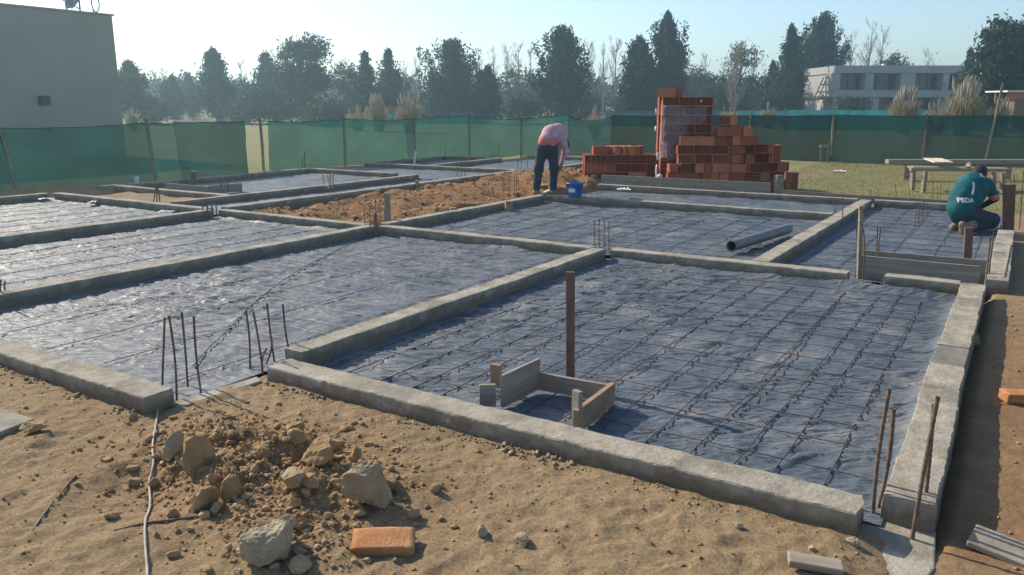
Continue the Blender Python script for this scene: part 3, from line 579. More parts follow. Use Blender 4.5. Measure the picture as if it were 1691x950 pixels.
def rock(u, v, w, h, s, label, m='greyrock', name='rock', cat='rock', sub=5):
    p = G(u, v+h*.3, GF if v > 500 else GZ); k = px2m(p); p.z = gz(p.x, p.y)+h*k*.33
    return tag(lump(p, (w*k*1.08, w*k*.9, h*k*1.1), s, name, m, sub=sub), label, cat)
rock(612, 812, 82, 74, 211, 'large craggy tan boulder standing alone casting a shadow to the right', 'rock', 'boulder', 'boulder')
rock(640, 802, 50, 34, 212, 'brown lump leaning on the right side of the craggy boulder', 'clay')
rock(452, 905, 96, 72, 213, 'pale grey broken mortar block at the bottom of the photo', 'greyrock', 'boulder', 'boulder')
rock(500, 936, 40, 30, 214, 'rounded brown stone at the bottom edge beside the pale mortar block', 'rock')
rock(495, 868, 34, 26, 215, 'clay lump above the pale mortar block', 'clay')
rock(862, 893, 30, 18, 216, 'small half-buried stone in the open foreground soil', 'rock')
rock(797, 880, 22, 18, 217, 'small pale stone in the open foreground left of centre', 'greyrock')
rock(60, 712, 40, 20, 218, 'low brown clod beside the pale slab at the left edge', 'clay')
rock(1218, 868, 16, 10, 219, 'tiny stone on the soil below the nearest long beam', 'greyrock')
rock(345, 940, 18, 12, 220, 'tiny clod at the bottom edge right of the cable', 'clay')
rock(1340, 905, 14, 10, 221, 'tiny pebble above the weathered board end', 'greyrock')
rock(1405, 893, 26, 14, 222, 'mortar crumb lump under the end of the nearest long beam', 'greyrock')
rock(1028, 295, 20, 14, 223, 'brown clod mound before the low brick stack', 'clay')
rock(1010, 286, 26, 14, 224, 'wide brown clod before the low brick stack left of the reddish stake', 'clay')
rock(899, 312, 20, 12, 225, 'yellowish clod between the feet of the bending man', 'clay')
rock(895, 320, 24, 12, 226, 'flat yellow soil clod on the beam at the bending man', 'clay')
# crumbs: uncountable
def crumbs(name, P, S, m, kind=True):
    t = np.array([[1, 0, -.3], [-.6, .8, -.3], [-.5, -.9, -.3], [.1, 0, .8], [-.2, .5, .6]]); fa = np.array([[0, 1, 4], [0, 4, 3], [1, 2, 4], [2, 3, 4], [0, 3, 2], [0, 2, 1]])
    n = len(P); a = rng.uniform(0, 6.28, n); c, s = np.cos(a), np.sin(a); q = t[None]*(1+.5*rng.uniform(-1, 1, (n, 5, 3)))*S[:, None, None]
    v = np.stack([q[..., 0]*c[:, None]-q[..., 1]*s[:, None], q[..., 0]*s[:, None]+q[..., 1]*c[:, None], q[..., 2]*.8], -1)+P[:, None, :]
    f = (fa[None]+(np.arange(n)*5)[:, None, None]).reshape(-1, 3); o = link(name, mesh_np(name, v.reshape(-1, 3), f, m)); return tag(o, kind='stuff')
def scatter(n, cx, cy, sx, sy):
    x = rng.normal(cx, sx, n); y = rng.normal(cy, sy, n); return x, y
def clods(name, x, y, S, m, label):
    import bmesh
    bm = bmesh.new(); bmesh.ops.create_icosphere(bm, subdivisions=3, radius=1); V0 = np.array([v.co[:] for v in bm.verts]); F0 = np.array([[v.index for v in f.verts] for f in bm.faces]); bm.free(); Vs, Fs = [], []
    z = height(x, y)
    for i in range(len(x)):
        V = V0.copy()
        for _ in range(7):
            nrm = rng.normal(size=3); nrm /= np.linalg.norm(nrm); k = V@nrm; V = V-np.outer(np.maximum(0, k-rng.uniform(.4, .8)), nrm)
        V = V*(1+.22*fbm(V[:, 0]*2.5+i, V[:, 1]*2.5, V[:, 2]*2.5, 3, i))[:, None]*S[i]*np.array([1, rng.uniform(.6, 1), rng.uniform(.5, .9)]); a = rng.uniform(0, 6.28)
        Vs.append(np.stack([V[:, 0]*math.cos(a)-V[:, 1]*math.sin(a)+x[i], V[:, 0]*math.sin(a)+V[:, 1]*math.cos(a)+y[i], V[:, 2]+z[i]+S[i]*.25], -1)); Fs.append(F0+i*len(V0))
    return tag(link(name, mesh_np(name, np.concatenate(Vs), np.concatenate(Fs), m, True)), label, 'soil clods', kind='stuff')
q = G(440, 775, GF); x, y = scatter(760, q.x, q.y, .42, .22); clods('soil_clods', x, y, .006+.030*rng.random(760)**3, 'clay', 'many small broken clods filling the dug soil heap')
x, y = scatter(110, G(480, 900, GF).x, G(480, 900, GF).y, .22, .12); clods('soil_clods', x, y, .006+.02*rng.random(110)**2, 'rock', 'small broken clods around the pale mortar block')
q = G(440, 775, GF); x, y = scatter(3800, q.x, q.y, .42, .26); x2 = rng.uniform(-5.5, .8, 5200); y2 = rng.uniform(.8, 3.35, 5200)
q2 = G(470, 905, GF); x3, y3 = scatter(1200, q2.x, q2.y, .22, .15)
x = np.concatenate([x, x2, x3]); y = np.concatenate([y, y2, y3]); k = ~((x < -4.05) & (y > 2.5)) & (y < 3.28); x, y = x[k], y[k]
S = .0025+.010*rng.random(len(x))**5; S[:3300] = .003+.017*rng.random(3300)**3; o = crumbs('soil_crumbs', np.stack([x, y, height(x, y)+S*.2], -1), S, 'clay'); tag(o, 'scattered brown soil crumbs over the foreground earth', 'soil crumbs')
x = np.concatenate([rng.uniform(-3.95, -.42, 1100), rng.uniform(-8, -4.1, 800)]); y = np.concatenate([3.30-np.abs(rng.normal(0, .05, 1100)), 2.55-np.abs(rng.normal(0, .055, 800))])
S = (.002+.016*rng.random(len(x))**4)*(.15+1.7*vn(x*4, y*4, 0, 7)**1.5); o = crumbs('mortar_crumbs', np.stack([x, y, height(x, y)+S*.3], -1), S, 'crumb'); tag(o, 'grey mortar crumbs along the foot of the front beams', 'mortar crumbs')
x = rng.uniform(-10.8, -8.0, 260); y = rng.uniform(8.8, 18.5, 260); clods('clay_clods', x, y, .015+.06*rng.random(260)**3, 'clay', 'broken red clay clods in the soil strip between the beams')
x = rng.uniform(-9.9, -6.7, 90); y = rng.uniform(16.1, 17.4, 90); clods('clay_clods', x, y, .02+.08*rng.random(90)**2, 'clay', 'clay clods heaped before the low brick stack')
x = rng.uniform(-10.8, -8.0, 2600); y = rng.uniform(8.8, 19, 2600); S = .012+.035*rng.random(2600)**3; o = crumbs('clay_crumbs', np.stack([x, y, height(x, y)+S*.3], -1), S, 'clay'); tag(o, 'loose clay clods covering the red soil strip', 'clay clods')
x = rng.uniform(.0, 1.2, 900); y = rng.uniform(2.5, 9, 900); S = .004+.014*rng.random(900)**3; o = crumbs('trench_crumbs', np.stack([x, y, height(x, y)+S*.3], -1), S, 'clay'); tag(o, 'small clods on the soil right of the trench', 'soil crumbs')
# lawn blades
x = rng.uniform(-5.5, 6.5, 52000); y = rng.uniform(16.2, 29, 52000); z = height(x, y)
g_ = rng.uniform(.01, .035, len(x)); a = rng.uniform(0, 6.28, len(x)); dx, dy = np.cos(a)*.008, np.sin(a)*.008; lx, ly = rng.normal(0, .02, len(x)), rng.normal(0, .02, len(x))
v = np.stack([np.stack([x-dx, y-dy, z], -1), np.stack([x+dx, y+dy, z], -1), np.stack([x+lx, y+ly, z+g_], -1)], 1).reshape(-1, 3)
o = link('grass', mesh_np('grass', v, np.arange(len(v)).reshape(-1, 3), 'grass')); tag(o, 'short yellow lawn grass behind the right bays', 'grass', kind='stuff')
# cable, ground sticks
def pathpts(pix, lift=.01): 
    out = []
    for u, v in pix:
        p = G(u, v, GF); p = G(u, v, gz(p.x, p.y)+lift); out.append(p)
    res = []
    for i in range(len(out)-1):
        a, b = out[max(i-1, 0)], out[i]; c, d = out[i+1], out[min(i+2, len(out)-1)]
        for k in range(6):
            t = k/6; res.append(.5*((2*b)+(-a+c)*t+(2*a-5*b+4*c-d)*t*t+(-a+3*b-3*c+d)*t**3))
    res.append(out[-1])
    return res
P = pathpts([(262, 668), (258, 700), (252, 735), (253, 762), (247, 800), (248, 830), (240, 862), (240, 900), (243, 935), (244, 965)])
b0 = G(268, 640, 0); P = [b0+Vector((0, 0, .0)), b0+Vector((.0, -.03, -.01)), b0+Vector((.005, -.07, -.09))]+P
for i in range(3, len(P)): P[i].z = gz(P[i].x, P[i].y)+.009
c = P[0].copy(); tag(MB().tube([p-c for p in P], .0058, 7).build('cable', 'rope', None, c, smooth=True), 'pale grey cable hanging off the thick left beam and running down the soil', 'cable')
def rod(pix, r, label, m, cat, name):
    P = pathpts(pix, r*.8); c = P[0].copy(); return tag(MB().tube([p-c for p in P], r, 6).build(name, m, None, c, smooth=True), label, cat)
rod([(188, 877), (240, 864), (290, 858), (345, 849)], .006, 'dark bar half buried below the soil heap', 'rust', 'steel bar', 'steel_bar')
rod([(47, 884), (70, 852), (88, 828)], .005, 'thin stick on the soil at the lower left', 'wood', 'stick', 'stick')
rod([(95, 822), (112, 800), (125, 786)], .005, 'dark twig end beyond the thin stick at the lower left', 'red_wood', 'stick', 'stick')
# dark fold line of the front left sheet, drawn as an added thin tube
P = [G(u, v, -.10) for u, v in [(318, 600), (345, 570), (372, 545), (430, 488), (500, 440), (590, 396), (640, 386), (700, 390), (760, 400)]]
for p in P: p.z = -.118
c = P[0].copy(); R2 = []
for i in range(len(P)-1):
    a, b, c2, d = P[max(i-1, 0)], P[i], P[i+1], P[min(i+2, len(P)-1)]
    for k in range(8): t = k/8; R2.append(.5*((2*b)+(-a+c2)*t+(2*a-5*b+4*c2-d)*t*t+(-a+3*b-3*c2+d)*t**3))
tag(MB().tube([p-c for p in R2], .0045, 6).build('fold_line', 'darkmetal', None, c, smooth=True), 'added thin black tube for a dark fold line in the front left sheet', 'fold_line')
# grey pipe
def pipe():
    a = G(1207, 420, -.13); b = G(1300, 391, -.13); a.z = -.03; b.z = -.02; d = (b-a); L = d.length; n = 24; r, ri = .07, .058; mb = MB()
    mb.tube([Vector(), d], r, n, False); mb.tube([d, Vector()], ri, n, False)
    mb.v = [tuple(x) for x in mb.v]
    for e in (0, 1):                                                    # end rings
        o_ = [e*n+k for k in range(n)]; 
        base = len(mb.v); t = d.normalized(); A = t.cross(Vector((0, 0, 1))).normalized(); C = t.cross(A); ctr = d*e
        for rr in (r, ri):
            for k in range(n): w = 2*math.pi*k/n; mb.v.append(tuple(ctr+(A*math.cos(w)+C*math.sin(w))*rr))
        for k in range(n): mb.f.append([base+k, base+(k+1) % n, base+n+(k+1) % n, base+n+k])
    return tag(mb.build('pipe', 'pvc', None, a, smooth=False), 'thick grey plastic pipe lying on the sheet against the dividing beam', 'pipe')
pp = pipe(); pp.data.polygons.foreach_set('use_smooth', [True]*48+[False]*(len(pp.data.polygons)-48))
# ------------------------------------------------------------------ bucket
def lathe(prof, n=24):
    mb = MB()
    for r, z in prof:
        for k in range(n): w = 2*math.pi*k/n; mb.v.append((r*math.cos(w), r*math.sin(w), z))
    for i in range(len(prof)-1):
        for k in range(n): mb.f.append([i*n+k, i*n+(k+1) % n, (i+1)*n+(k+1) % n, (i+1)*n+k])
    return mb
p = G(949, 325, 0); bk = empty('bucket', p, 'blue plastic bucket standing on the beam right of the bending man', 'bucket')
lathe([(0, 0), (.125, 0), (.13, .01), (.158, .24), (.166, .24), (.166, .262), (.152, .262), (.122, .02), (0, .018)]).build('body', 'bucket', bk, smooth=True)
P = [Vector((.165*math.cos(a), -.17*math.sin(a)*.5-.02, .24-.1*math.sin(a))) for a in np.linspace(0, math.pi, 14)]; MB().tube(P, .004, 6).build('handle', 'darkmetal', bk, smooth=True)
MB().box((0.02, -.155, .13), (.13, .01, .07), Matrix.Rotation(-.12, 3, 'X')).build('label_patch', 'white', bk)
# ------------------------------------------------------------------ hollow bricks
BL, BH, BW = .36, .19, .18
def hollow_mesh(m, name):
    xs_ = [-BL/2]+sum([[-BL/2+.014+i*(BL-.028)/7+.003, -BL/2+.014+(i+1)*(BL-.028)/7-.003] for i in range(7)], [])+[BL/2]
    zs_ = [-BH/2]+sum([[-BH/2+.012+i*(BH-.024)/3+.004, -BH/2+.012+(i+1)*(BH-.024)/3-.004] for i in range(3)], [])+[BH/2]
    mb = MB()
    for sgn in (-1, 1):
        y = sgn*BW/2; yi = sgn*.004
        for i in range(len(xs_)-1):
            for j in range(len(zs_)-1):
                a, b, c, d = xs_[i], xs_[i+1], zs_[j], zs_[j+1]; hole = i % 2 and j % 2; k = len(mb.v)
                if not hole:
                    mb.v += [(a, y, c), (b, y, c), (b, y, d), (a, y, d)]; mb.f.append([k, k+1, k+2, k+3] if sgn < 0 else [k+3, k+2, k+1, k])
                else:
                    mb.v += [(a, y, c), (b, y, c), (b, y, d), (a, y, d), (a, yi, c), (b, yi, c), (b, yi, d), (a, yi, d)]
                    for q in ((0, 1, 5, 4), (1, 2, 6, 5), (2, 3, 7, 6), (3, 0, 4, 7)): mb.f.append([k+t for t in q])
                    mb.f.append([k+4, k+5, k+6, k+7])
    k = len(mb.v); a, b, c = BL/2, BW/2, BH/2
    mb.v += [(-a, -b, -c), (a, -b, -c), (a, b, -c), (-a, b, -c), (-a, -b, c), (a, -b, c), (a, b, c), (-a, b, c)]
    for q in ((3, 2, 1, 0), (4, 5, 6, 7), (1, 2, 6, 5), (3, 0, 4, 7)): mb.f.append([k+t for t in q])
    me = bpy.data.meshes.new(name); me.from_pydata(mb.v, [], mb.f); me.materials.append(M[m]); me.update(); return me
HB = [hollow_mesh('brick', 'hollow_brick'), hollow_mesh('brick2', 'hollow_brick_pale')]
ORD = ['bottom', 'second', 'third', 'fourth', 'fifth', 'sixth', 'seventh', 'eighth', 'ninth', 'topmost tenth']
def hb(x, y, z, typ, yaw, label, group, pale=False):
    """x right, y away in the stack frame"""
    o = bpy.data.objects.new('hollow_brick', HB[1 if pale else 0]); COL.objects.link(o)
    zc = z+(BH/2 if typ != 'side' else BW/2)
    o.location = (RX[0]*x+FW[0]*y, RX[1]*x+FW[1]*y, zc)
    e = {'hole': (0, 0, 0), 'side': (math.pi/2, 0, 0), 'end': (0, 0, math.pi/2), 'up': (0, math.pi/2, 0), 'flat': (math.pi/2, 0, math.pi/2)}[typ]
    mt = Matrix.Rotation(TH+yaw, 3, 'Z') @ Matrix.Rotation(e[2], 3, 'Z') @ Matrix.Rotation(e[1], 3, 'Y') @ Matrix.Rotation(e[0], 3, 'X')
    o.rotation_euler = mt.to_euler(); return tag(o, label, 'brick', group)
def wx(u, d): return (u-845.5)*d/ray(u, 260)[1]*1.0
rb = random.Random(4); DP = 17.75; BASE = GZ+.06
for r in range(10):                                                        # wrapped tall stack
    for lay in range(2):
        n = 3
        for k in range(n):
            hb(wx(1103, DP)+k*(BL+.006)+rb.uniform(-.006, .006), DP+.02+lay*(BW*2+.02)+rb.uniform(-.01, .01), BASE+r*(BH+.003), 'hole', rb.uniform(-.02, .02),
               'hollow orange brick in the %s course of the tall film-wrapped stack%s' % (ORD[r], ', back row' if lay else ''), 'bricks of the tall film-wrapped stack, %s course' % ORD[r])
for i, (u, r_, t, yw) in enumerate([(1216, 5, 'up', .2), (1232, 5, 'up', -.2), (1207, 7, 'end', .5), (1260, 4, 'end', .7), (1279, 3, 'up', .15), (1294, 2, 'end', -.5), (1310, 0, 'up', .3), (1197, 6.0, 'side', .5)]):
    hb(wx(u, DP-.6), DP-.62 if r_ < 5 else DP-.2, BASE+r_*(BH+.002)+(.085 if t == 'up' else 0), t, yw, ['upright brick at the top of the loose heap', 'second upright brick right of the heap top', 'crossways brick crowning the loose heap', 'askew brick on the upper right slope of the heap', 'upright brick on the right slope of the heap', 'askew brick low on the right slope of the heap', 'upright brick at the right foot of the heap', 'slanted brick left of the heap top'][i], 'odd bricks of the big loose heap', i % 2 == 0)
zt = BASE+10*(BH+.003)
hb(wx(1097, DP), DP+.1, zt, 'side', -.35, 'bright orange brick lying on top of the tall wrapped stack at its left', 'bricks on top of the tall stack', True)
hb(wx(1113, DP), DP+.35, zt, 'side', .5, 'second loose brick on top of the tall wrapped stack, behind the bright one', 'bricks on top of the tall stack')
ROWS = [(1107, 1302), (1102, 1302), (1104, 1300), (1118, 1285), (1116, 1266), (1120, 1240), (1178, 1232)]
for r, (a, b) in enumerate(ROWS):
    for lay in range(2):
        d = DP-.42+lay*.42+r*.03; x = wx(a, d); xe = wx(b, d)
        while x < xe-.1:
            t = rb.choice(['hole', 'hole', 'side', 'side', 'flat', 'end', 'hole']) if not (r >= 5) else rb.choice(['end', 'side', 'end'])
            w = BL if t in ('hole', 'side') else BW
            if x+w > xe+.12: t = 'end'; w = BW
            right = max(0, (x-wx(1225, d)))*.25; yaw = rb.uniform(-.07, .07)+(rb.choice([.55, -.3, .4]) if rb.random() < .13 else 0)
            hb(x+w/2, d+right+rb.uniform(-.06, .06), BASE-.04+r*(BH+.002), t, yaw, 'orange hollow brick in the %s course of the big loose heap%s' % (ORD[r], ', rear row' if lay else ''), 'bricks of the big loose heap, %s course' % ORD[r], rb.random() < .35)
            x += w+.008
LS = 18.3; LB = GZ-.05
for r in range(4):
    for lay in range(2):
        for k in range(5):
            t = 'side' if (r == 2 and k < 2 and lay == 0) else 'hole'
            hb(wx(978, LS)+k*(BL-.01)+rb.uniform(-.006, .006), LS+lay*.38+rb.uniform(-.012, .012), LB+r*(BH+.003), t, rb.uniform(-.03, .03), 'hollow brick in the %s course of the low stack at the left%s' % (ORD[r], ', rear row' if lay else ''), 'bricks of the low stack, %s course' % ORD[r])
for i, (u, t, yw, pl, lab) in enumerate([(992, 'side', .1, False, 'loose brick farthest left on top of the low stack'), (1013, 'end', .5, True, 'second loose brick from the left on top of the low stack'), (1027, 'end', .6, True, 'middle loose brick on top of the low stack'),
                         (1040, 'end', .3, True, 'bright orange loose brick right of the middle on top of the low stack'), (1054, 'end', -.4, False, 'rightmost loose brick on top of the low stack')]):
    hb(wx(u, LS), LS+.12, LB+4*(BH+.003), t, yw, lab, 'loose bricks on the low stack', pl)
hb(wx(1050, LS), LS-.35, LB+.22, 'side', .2, 'orange brick set forward in the low stack beside the reddish stake', 'loose bricks on the low stack', True)
# wrap film
def film(u0, u1, v0, v1, d, s, m, ph):
    nx, nz = 26, 12; a = np.linspace(0, 1, nx); b = np.linspace(0, 1, nz); A, B = np.meshgrid(a, b, indexing='ij')
    x0, x1 = wx(u0, d), wx(u1, d); zt, zb = D(845, v0, d).z, D(845, v1, d).z
    x = x0+(x1-x0)*A; z = zt+(zb-zt)*B+.05*fbm(A*4, B, 0, 3, s)*(1-B)*2-.05*fbm(A*5, B+4, 0, 3, s+1)*B; y = d-.105+.05*np.abs(fbm(A*6, B*4, 0, 4, s+2))*-1
    v = np.stack([RX[0]*x+FW[0]*y, RX[1]*x+FW[1]*y, z], -1).reshape(-1, 3); c = v.mean(0); return link('film_band', mesh_np('film', v-c, grid_faces(nx, nz), m, True), ph, Vector(c)-ph.location)
wp = empty('plastic_wrap', (*(RX*wx(1120, DP)+FW*(DP-.15)), BASE), 'torn translucent plastic film wrapped round the tall brick stack', 'plastic wrap')
film(1086, 1161, 177, 192, DP, 1, 'clearfilm', wp); film(1086, 1130, 205, 240, DP, 2, 'clearfilm', wp); film(1086, 1118, 238, 262, DP-.05, 3, 'clearfilm', wp); film(1090, 1161, 192, 204, DP, 5, 'clearfilm', wp)
def wad(u, v, w, h, d, s):
    p = D(u, v, d); k = d/F; o = lump(p, (w*k, w*k*.7, h*k), s, 'film_wad', 'film', sub=3, ang=.5); o.parent = wp; o.location = p-wp.location; return o
for a in [(1084, 184, 6, 12, 17.6, 1), (1083, 213, 7, 10, 17.6, 3), (1086, 259, 5, 16, 17.5, 5), (1084, 282, 6, 24, 17.4, 6), (1088, 293, 16, 12, 17.3, 7), (1073, 296, 9, 7, 17.2, 8), (1158, 167, 5, 5, 17.7, 9)]: wad(*a)
# ------------------------------------------------------------------ trestle bench
tb = G(1508, 316, GZ); tr = empty('trestle', tb, 'rough grey wooden trestle table on the yellow lawn', 'trestle')
d0 = dep(tb)
def T(u, v, d): return D(u, v, d)-tb
for u0, v0, u1, v1, dd in ((1508, 283, 1506, 314, 0), (1528, 283, 1524, 320, -.2), (1640, 285, 1640, 318, 0), (1655, 286, 1656, 322, -.3)):
    MB().tube([T(u1, v1, d0+dd), T(u0, v0, d0+dd)], .055, 4).build('leg', 'wood', tr)
def slab(u0, u1, v, d, dd, th, nm, m, par, org, w=.3, vr=None):
    a, b = D(u0, v, d), D(u1, vr or v, d); c = (a+b)/2; L = (b-a).length
    o = MB().box((0, 0, 0), (L, w, th)).build(nm, m, par, c-org, bevel=.004); o.rotation_euler = (0, -math.asin((b.z-a.z)/L), TH+dd); return o
slab(1503, 1662, 280, d0, 0, .07, 'beam', 'wood_x', tr, tb, .10, 281)
slab(1503, 1662, 276, d0+.35, 0, .04, 'top_board', 'wood_x', tr, tb, .3, 279)
pl = MB(); 
for k, (dx) in enumerate((0, .19)):
    pl.box((dx, 0, k*.002), (.18, 1.35, .03))
o = pl.build('plank_pile', 'pale_wood', None, D(1541, 265, d0+.65), bevel=.003); o.location.z = D(1541, 272, d0+.2).z+.06; o.rotation_euler = (0, 0, TH-R(18)); tag(o, 'two pale new planks lying side by side across the trestle', 'planks')
o = MB().box((0, 0, 0), (3.6, .2, .1)).build('board', 'wood_x', None, D(1585, 267, d0+2.6), bevel=.004); o.rotation_euler[2] = TH; tag(o, 'long dark beam laid on supports behind the trestle', 'wooden beam')
for u in (1500, 1668):
    q = D(u, 268, d0+2.6); o = MB().box((0, 0, (GZ-q.z)/2), (.12, .12, q.z-GZ-.1)).build('support', 'wood', None, (q.x, q.y, q.z-.02), bevel=.004); tag(o, 'wooden support under the %s end of the long dark beam' % ('left' if u < 1600 else 'right'), 'support')
o = lump(D(1600, 270, d0), (.2, .2, .12), 301, 'cloth_bundle', 'rock', sub=3); o.location.z = D(1600, 273, d0+.3).z+.02; tag(o, 'brown crumpled bundle on the trestle beside the man in teal', 'bundle')
# ------------------------------------------------------------------ fences
def fence(pix, top, label, posts, netm, nets, sag=.05, seedv=0, z=GZ, lean=None, extra_posts=()):
    P = [G(u, v, z) for u, v in pix]; t = empty('shade_net_fence', P[0], label, 'fence'); o0 = P[0]
    for i, p in enumerate(P):
        if not posts[i]: continue
        ph = top[i]+posts[i]-z; ln = (lean or {}).get(i, 0); tpv = Vector((RX[0]*ln, RX[1]*ln, ph))
        MB().tube([p-o0-Vector((0, 0, .1)), p-o0+tpv*.5+Vector((.01, .01, 0)), p-o0+tpv], [.045, .042, .036], 7).build('post', 'wood', t, smooth=True)
    for (i, j, z0, z1, m, sg) in nets:
        a, b = P[i], P[j]; L = (b-a).length; n = max(12, int(L/.12)); nz = 14; la = (lean or {}).get(i, 0); lb = (lean or {}).get(j, 0)
        s, q = np.meshgrid(np.linspace(0, 1, n), np.linspace(0, 1, nz), indexing='ij')
        zt = (top[i]-z0)*(1-s)+(top[j]-z0)*s-sg*4*s*(1-s)+.015*fbm(s*9, 0*s, i, 3, seedv); zb = z+z1+.03*fbm(s*L, s, i, 3, seedv+2)
        Zz = zb+(zt-zb)*q; off = .07*fbm(s*L*1.1, q*1.8, i, 4, seedv+5)+.03*fbm(s*L*4+q*5, q*1.2-s*3, i, 2, seedv+7)
        nx, ny = -(b.y-a.y)/L, (b.x-a.x)/L; ln = (la*(1-s)+lb*s)*q
        v = np.stack([a.x+(b.x-a.x)*s+nx*off+RX[0]*ln-o0.x, a.y+(b.y-a.y)*s+ny*off+RX[1]*ln-o0.y, Zz-o0.z], -1).reshape(-1, 3)
        link('net', mesh_np('net', v, grid_faces(n, nz), m, True), t)
        pts = [tuple(v[k*nz+nz-1]) for k in range(n)]; MB().tube(pts, .011, 4).build('top_wire', 'darkmetal', t)
    return t
ft = 1.27
fence([(-190, 344), (28, 317), (152, 308), (258, 301), (300, 297), (410, 286), (435, 283), (447, 282), (570, 275), (672, 269), (685, 268), (775, 263), (860, 257), (938, 253), (1008, 251)],
      [ft-.1, ft-.06, ft, ft, ft-.02, ft-.02, ft, ft-.04, ft, ft-.05, ft-.05, ft+.02, ft-.08, ft+.1, ft+.02],
      'green shade net fence with wooden posts along the left and centre background', [.02, .06, 0, .08, .0, 0, .06, 0, .1, 0, .06, .1, .05, .14, .2], 'net',
      [(0, 1, 0, 0, 'net2', .03), (1, 3, .02, 0, 'net2', .04), (3, 4, .03, 0, 'net', .0), (4, 5, 0, 0, 'net2', .02), (7, 8, .02, 0, 'net', .03), (8, 9, 0, 0, 'net', .03), (9, 10, 0, 0, 'net2', .0), (10, 11, .0, 0, 'net', -.02), (11, 12, 0, 0, 'net', .05), (12, 13, 0, 0, 'net', .05), (13, 14, .04, 0, 'net2', .22)],
      seedv=400, lean={1: -.22, 3: -.1, 8: .0, 4: -.05})
fence([(1008, 251), (1100, 256), (1236, 262), (1370, 268), (1450, 270), (1522, 271), (1625, 274), (1760, 278)], [ft+.03, ft+.06, ft+.07, ft+.1, ft+.1, ft+.08, ft+.1, ft+.1],
      'darker green shade net fence along the lawn at the right', [.0, .0, .1, .02, 0, .06, .95, .05], 'net2',
      [(0, 2, .0, 0, 'net2', .02), (2, 3, .0, 0, 'net2', .02), (3, 5, .0, 0, 'net2', .02), (5, 6, .0, 0, 'net2', .01), (6, 7, .0, 0, 'net2', .02)], seedv=440, lean={6: .25})
# small dark frame behind the right netting
q = G(1360, 268, GZ); fr = empty('wooden_frame', q, 'small dark H-shaped wooden frame seen through the right netting', 'frame')
for dx in (-.12, .12): MB().box((RX[0]*dx, RX[1]*dx, .3), (.06, .06, .6)).build('post', 'wood', fr)
o = MB().box((0, 0, .52), (.34, .05, .08)).build('rail', 'wood', fr); o.rotation_euler[2] = TH
def farnet(u0, v0, u1, v1, d, h, label, seed_):
    a = D(u0, v0, d); b = D(u1, v1, d); a.z = b.z = GZ; L = (b-a).length; t = empty('boundary_net', a, label, 'fence'); n = max(8, int(L)); s, q = np.meshgrid(np.linspace(0, 1, n), np.linspace(0, 1, 5), indexing='ij')
    off = .15*fbm(s*L*.5, q, 0, 3, seed_); v = np.stack([(b.x-a.x)*s, (b.y-a.y)*s+off, h*q+.05*fbm(s*L*.5, q, 0, 2, seed_+1)*q], -1).reshape(-1, 3)
    link('net', mesh_np('net', v, grid_faces(n, 5), 'bluenet', True), t)
    for k in range(0, n, 4): MB().box(((b.x-a.x)*k/(n-1), (b.y-a.y)*k/(n-1), h/2+.05), (.09, .09, h+.1)).build('post', 'wood', t)
farnet(1298, 180, 1580, 180, 62, 1.5, 'bright teal boundary net in front of the half-built grey house', 1)
farnet(1000, 190, 1296, 190, 80, 1.3, 'dull teal boundary net behind the brick heap', 2)
farnet(640, 190, 800, 190, 84, 1.15, 'dark teal boundary net under the broad conifer', 3)
farnet(1585, 190, 1800, 190, 60, .9, 'teal boundary net under the tall right trees', 4)
# ------------------------------------------------------------------ neighbour building at the left
wb, wa = -27.2, 17.0; D0 = D(203, 200, 1)
cor = G(203, 245, GZ)
# corner of the wall lies on the viewing azimuth of its edge
az = math.atan2(203-845.5, ray(203, 200)[1]); dist = 33.0; cx_, cy_ = (RX*math.sin(az)+FW*math.cos(az))*dist; dd = dist*math.cos(az)
ztop = D(188, 26, dd).z
bd = empty('house', (cx_, cy_, GZ), 'plain taupe rendered house wall behind the netting at the left', 'house')
mb = MB(); mb.box((-4.5, -9, (ztop-GZ)/2), (9, 18, ztop-GZ)); mb.build('wall', 'plaster', bd)
MB().box((-4.5, -9, ztop-GZ+.02), (9.12, 18.12, .06)).build('parapet_cap', 'plaster', bd)
q = Vector((cx_, cy_, 0)); 
lf = MB().box((.08, -3.55, 0), (.16, .34, .30)).build('wall_lamp', 'darkmetal', bd, bevel=.02)
# locate the fitting on the wall plane x=cx_ by intersecting the sight line once
def on_x(u, v, x):
    X_, Y_, Z_ = ray(u, v); dxy = RX*X_+FW*Y_; t = x/dxy[0]; return Vector((x, dxy[1]*t, H0+Z_*t))
w = on_x(71, 166, cx_); lf.location = (0, w.y-cy_+3.55, w.z-GZ); 
# dish on the parapet
s = on_x(140, 24, cx_); base = Vector((cx_-.25, s.y, ztop+.02)); sd = empty('satellite_dish', base, 'satellite dish with feed arm on the parapet of the left house', 'satellite dish')
MB().tube([(0, 0, 0), (0, 0, .45)], .03, 8).build('mast', 'dishgrey', sd)
nr, na = 8, 28; mb = MB()
for i in range(nr+1):
    for k in range(na): r = 0.52*i/nr+.001; a = 2*math.pi*k/na; mb.v.append((r*math.cos(a), r*math.sin(a)*1.12, .35*r*r/.42))
for i in range(nr):
    for k in range(na): mb.f.append([i*na+k, i*na+(k+1) % na, (i+1)*na+(k+1) % na, (i+1)*na+k])
o = mb.build('dish', 'dishgrey', sd, (0, 0, .52), smooth=True); o.rotation_euler = (R(74), 0, TH+R(-40)); so_ = o.modifiers.new('s', 'SOLIDIFY'); so_.thickness = .012
MB().tube([(0, 0, .12), (-RX[0]*1.15, -RX[1]*1.15, .72)], .022, 6).build('feed_arm', 'dishgrey', sd)
MB().box((-RX[0]*1.2, -RX[1]*1.2, .78), (.14, .14, .18)).build('feed_horn', 'dishgrey', sd, bevel=.02)
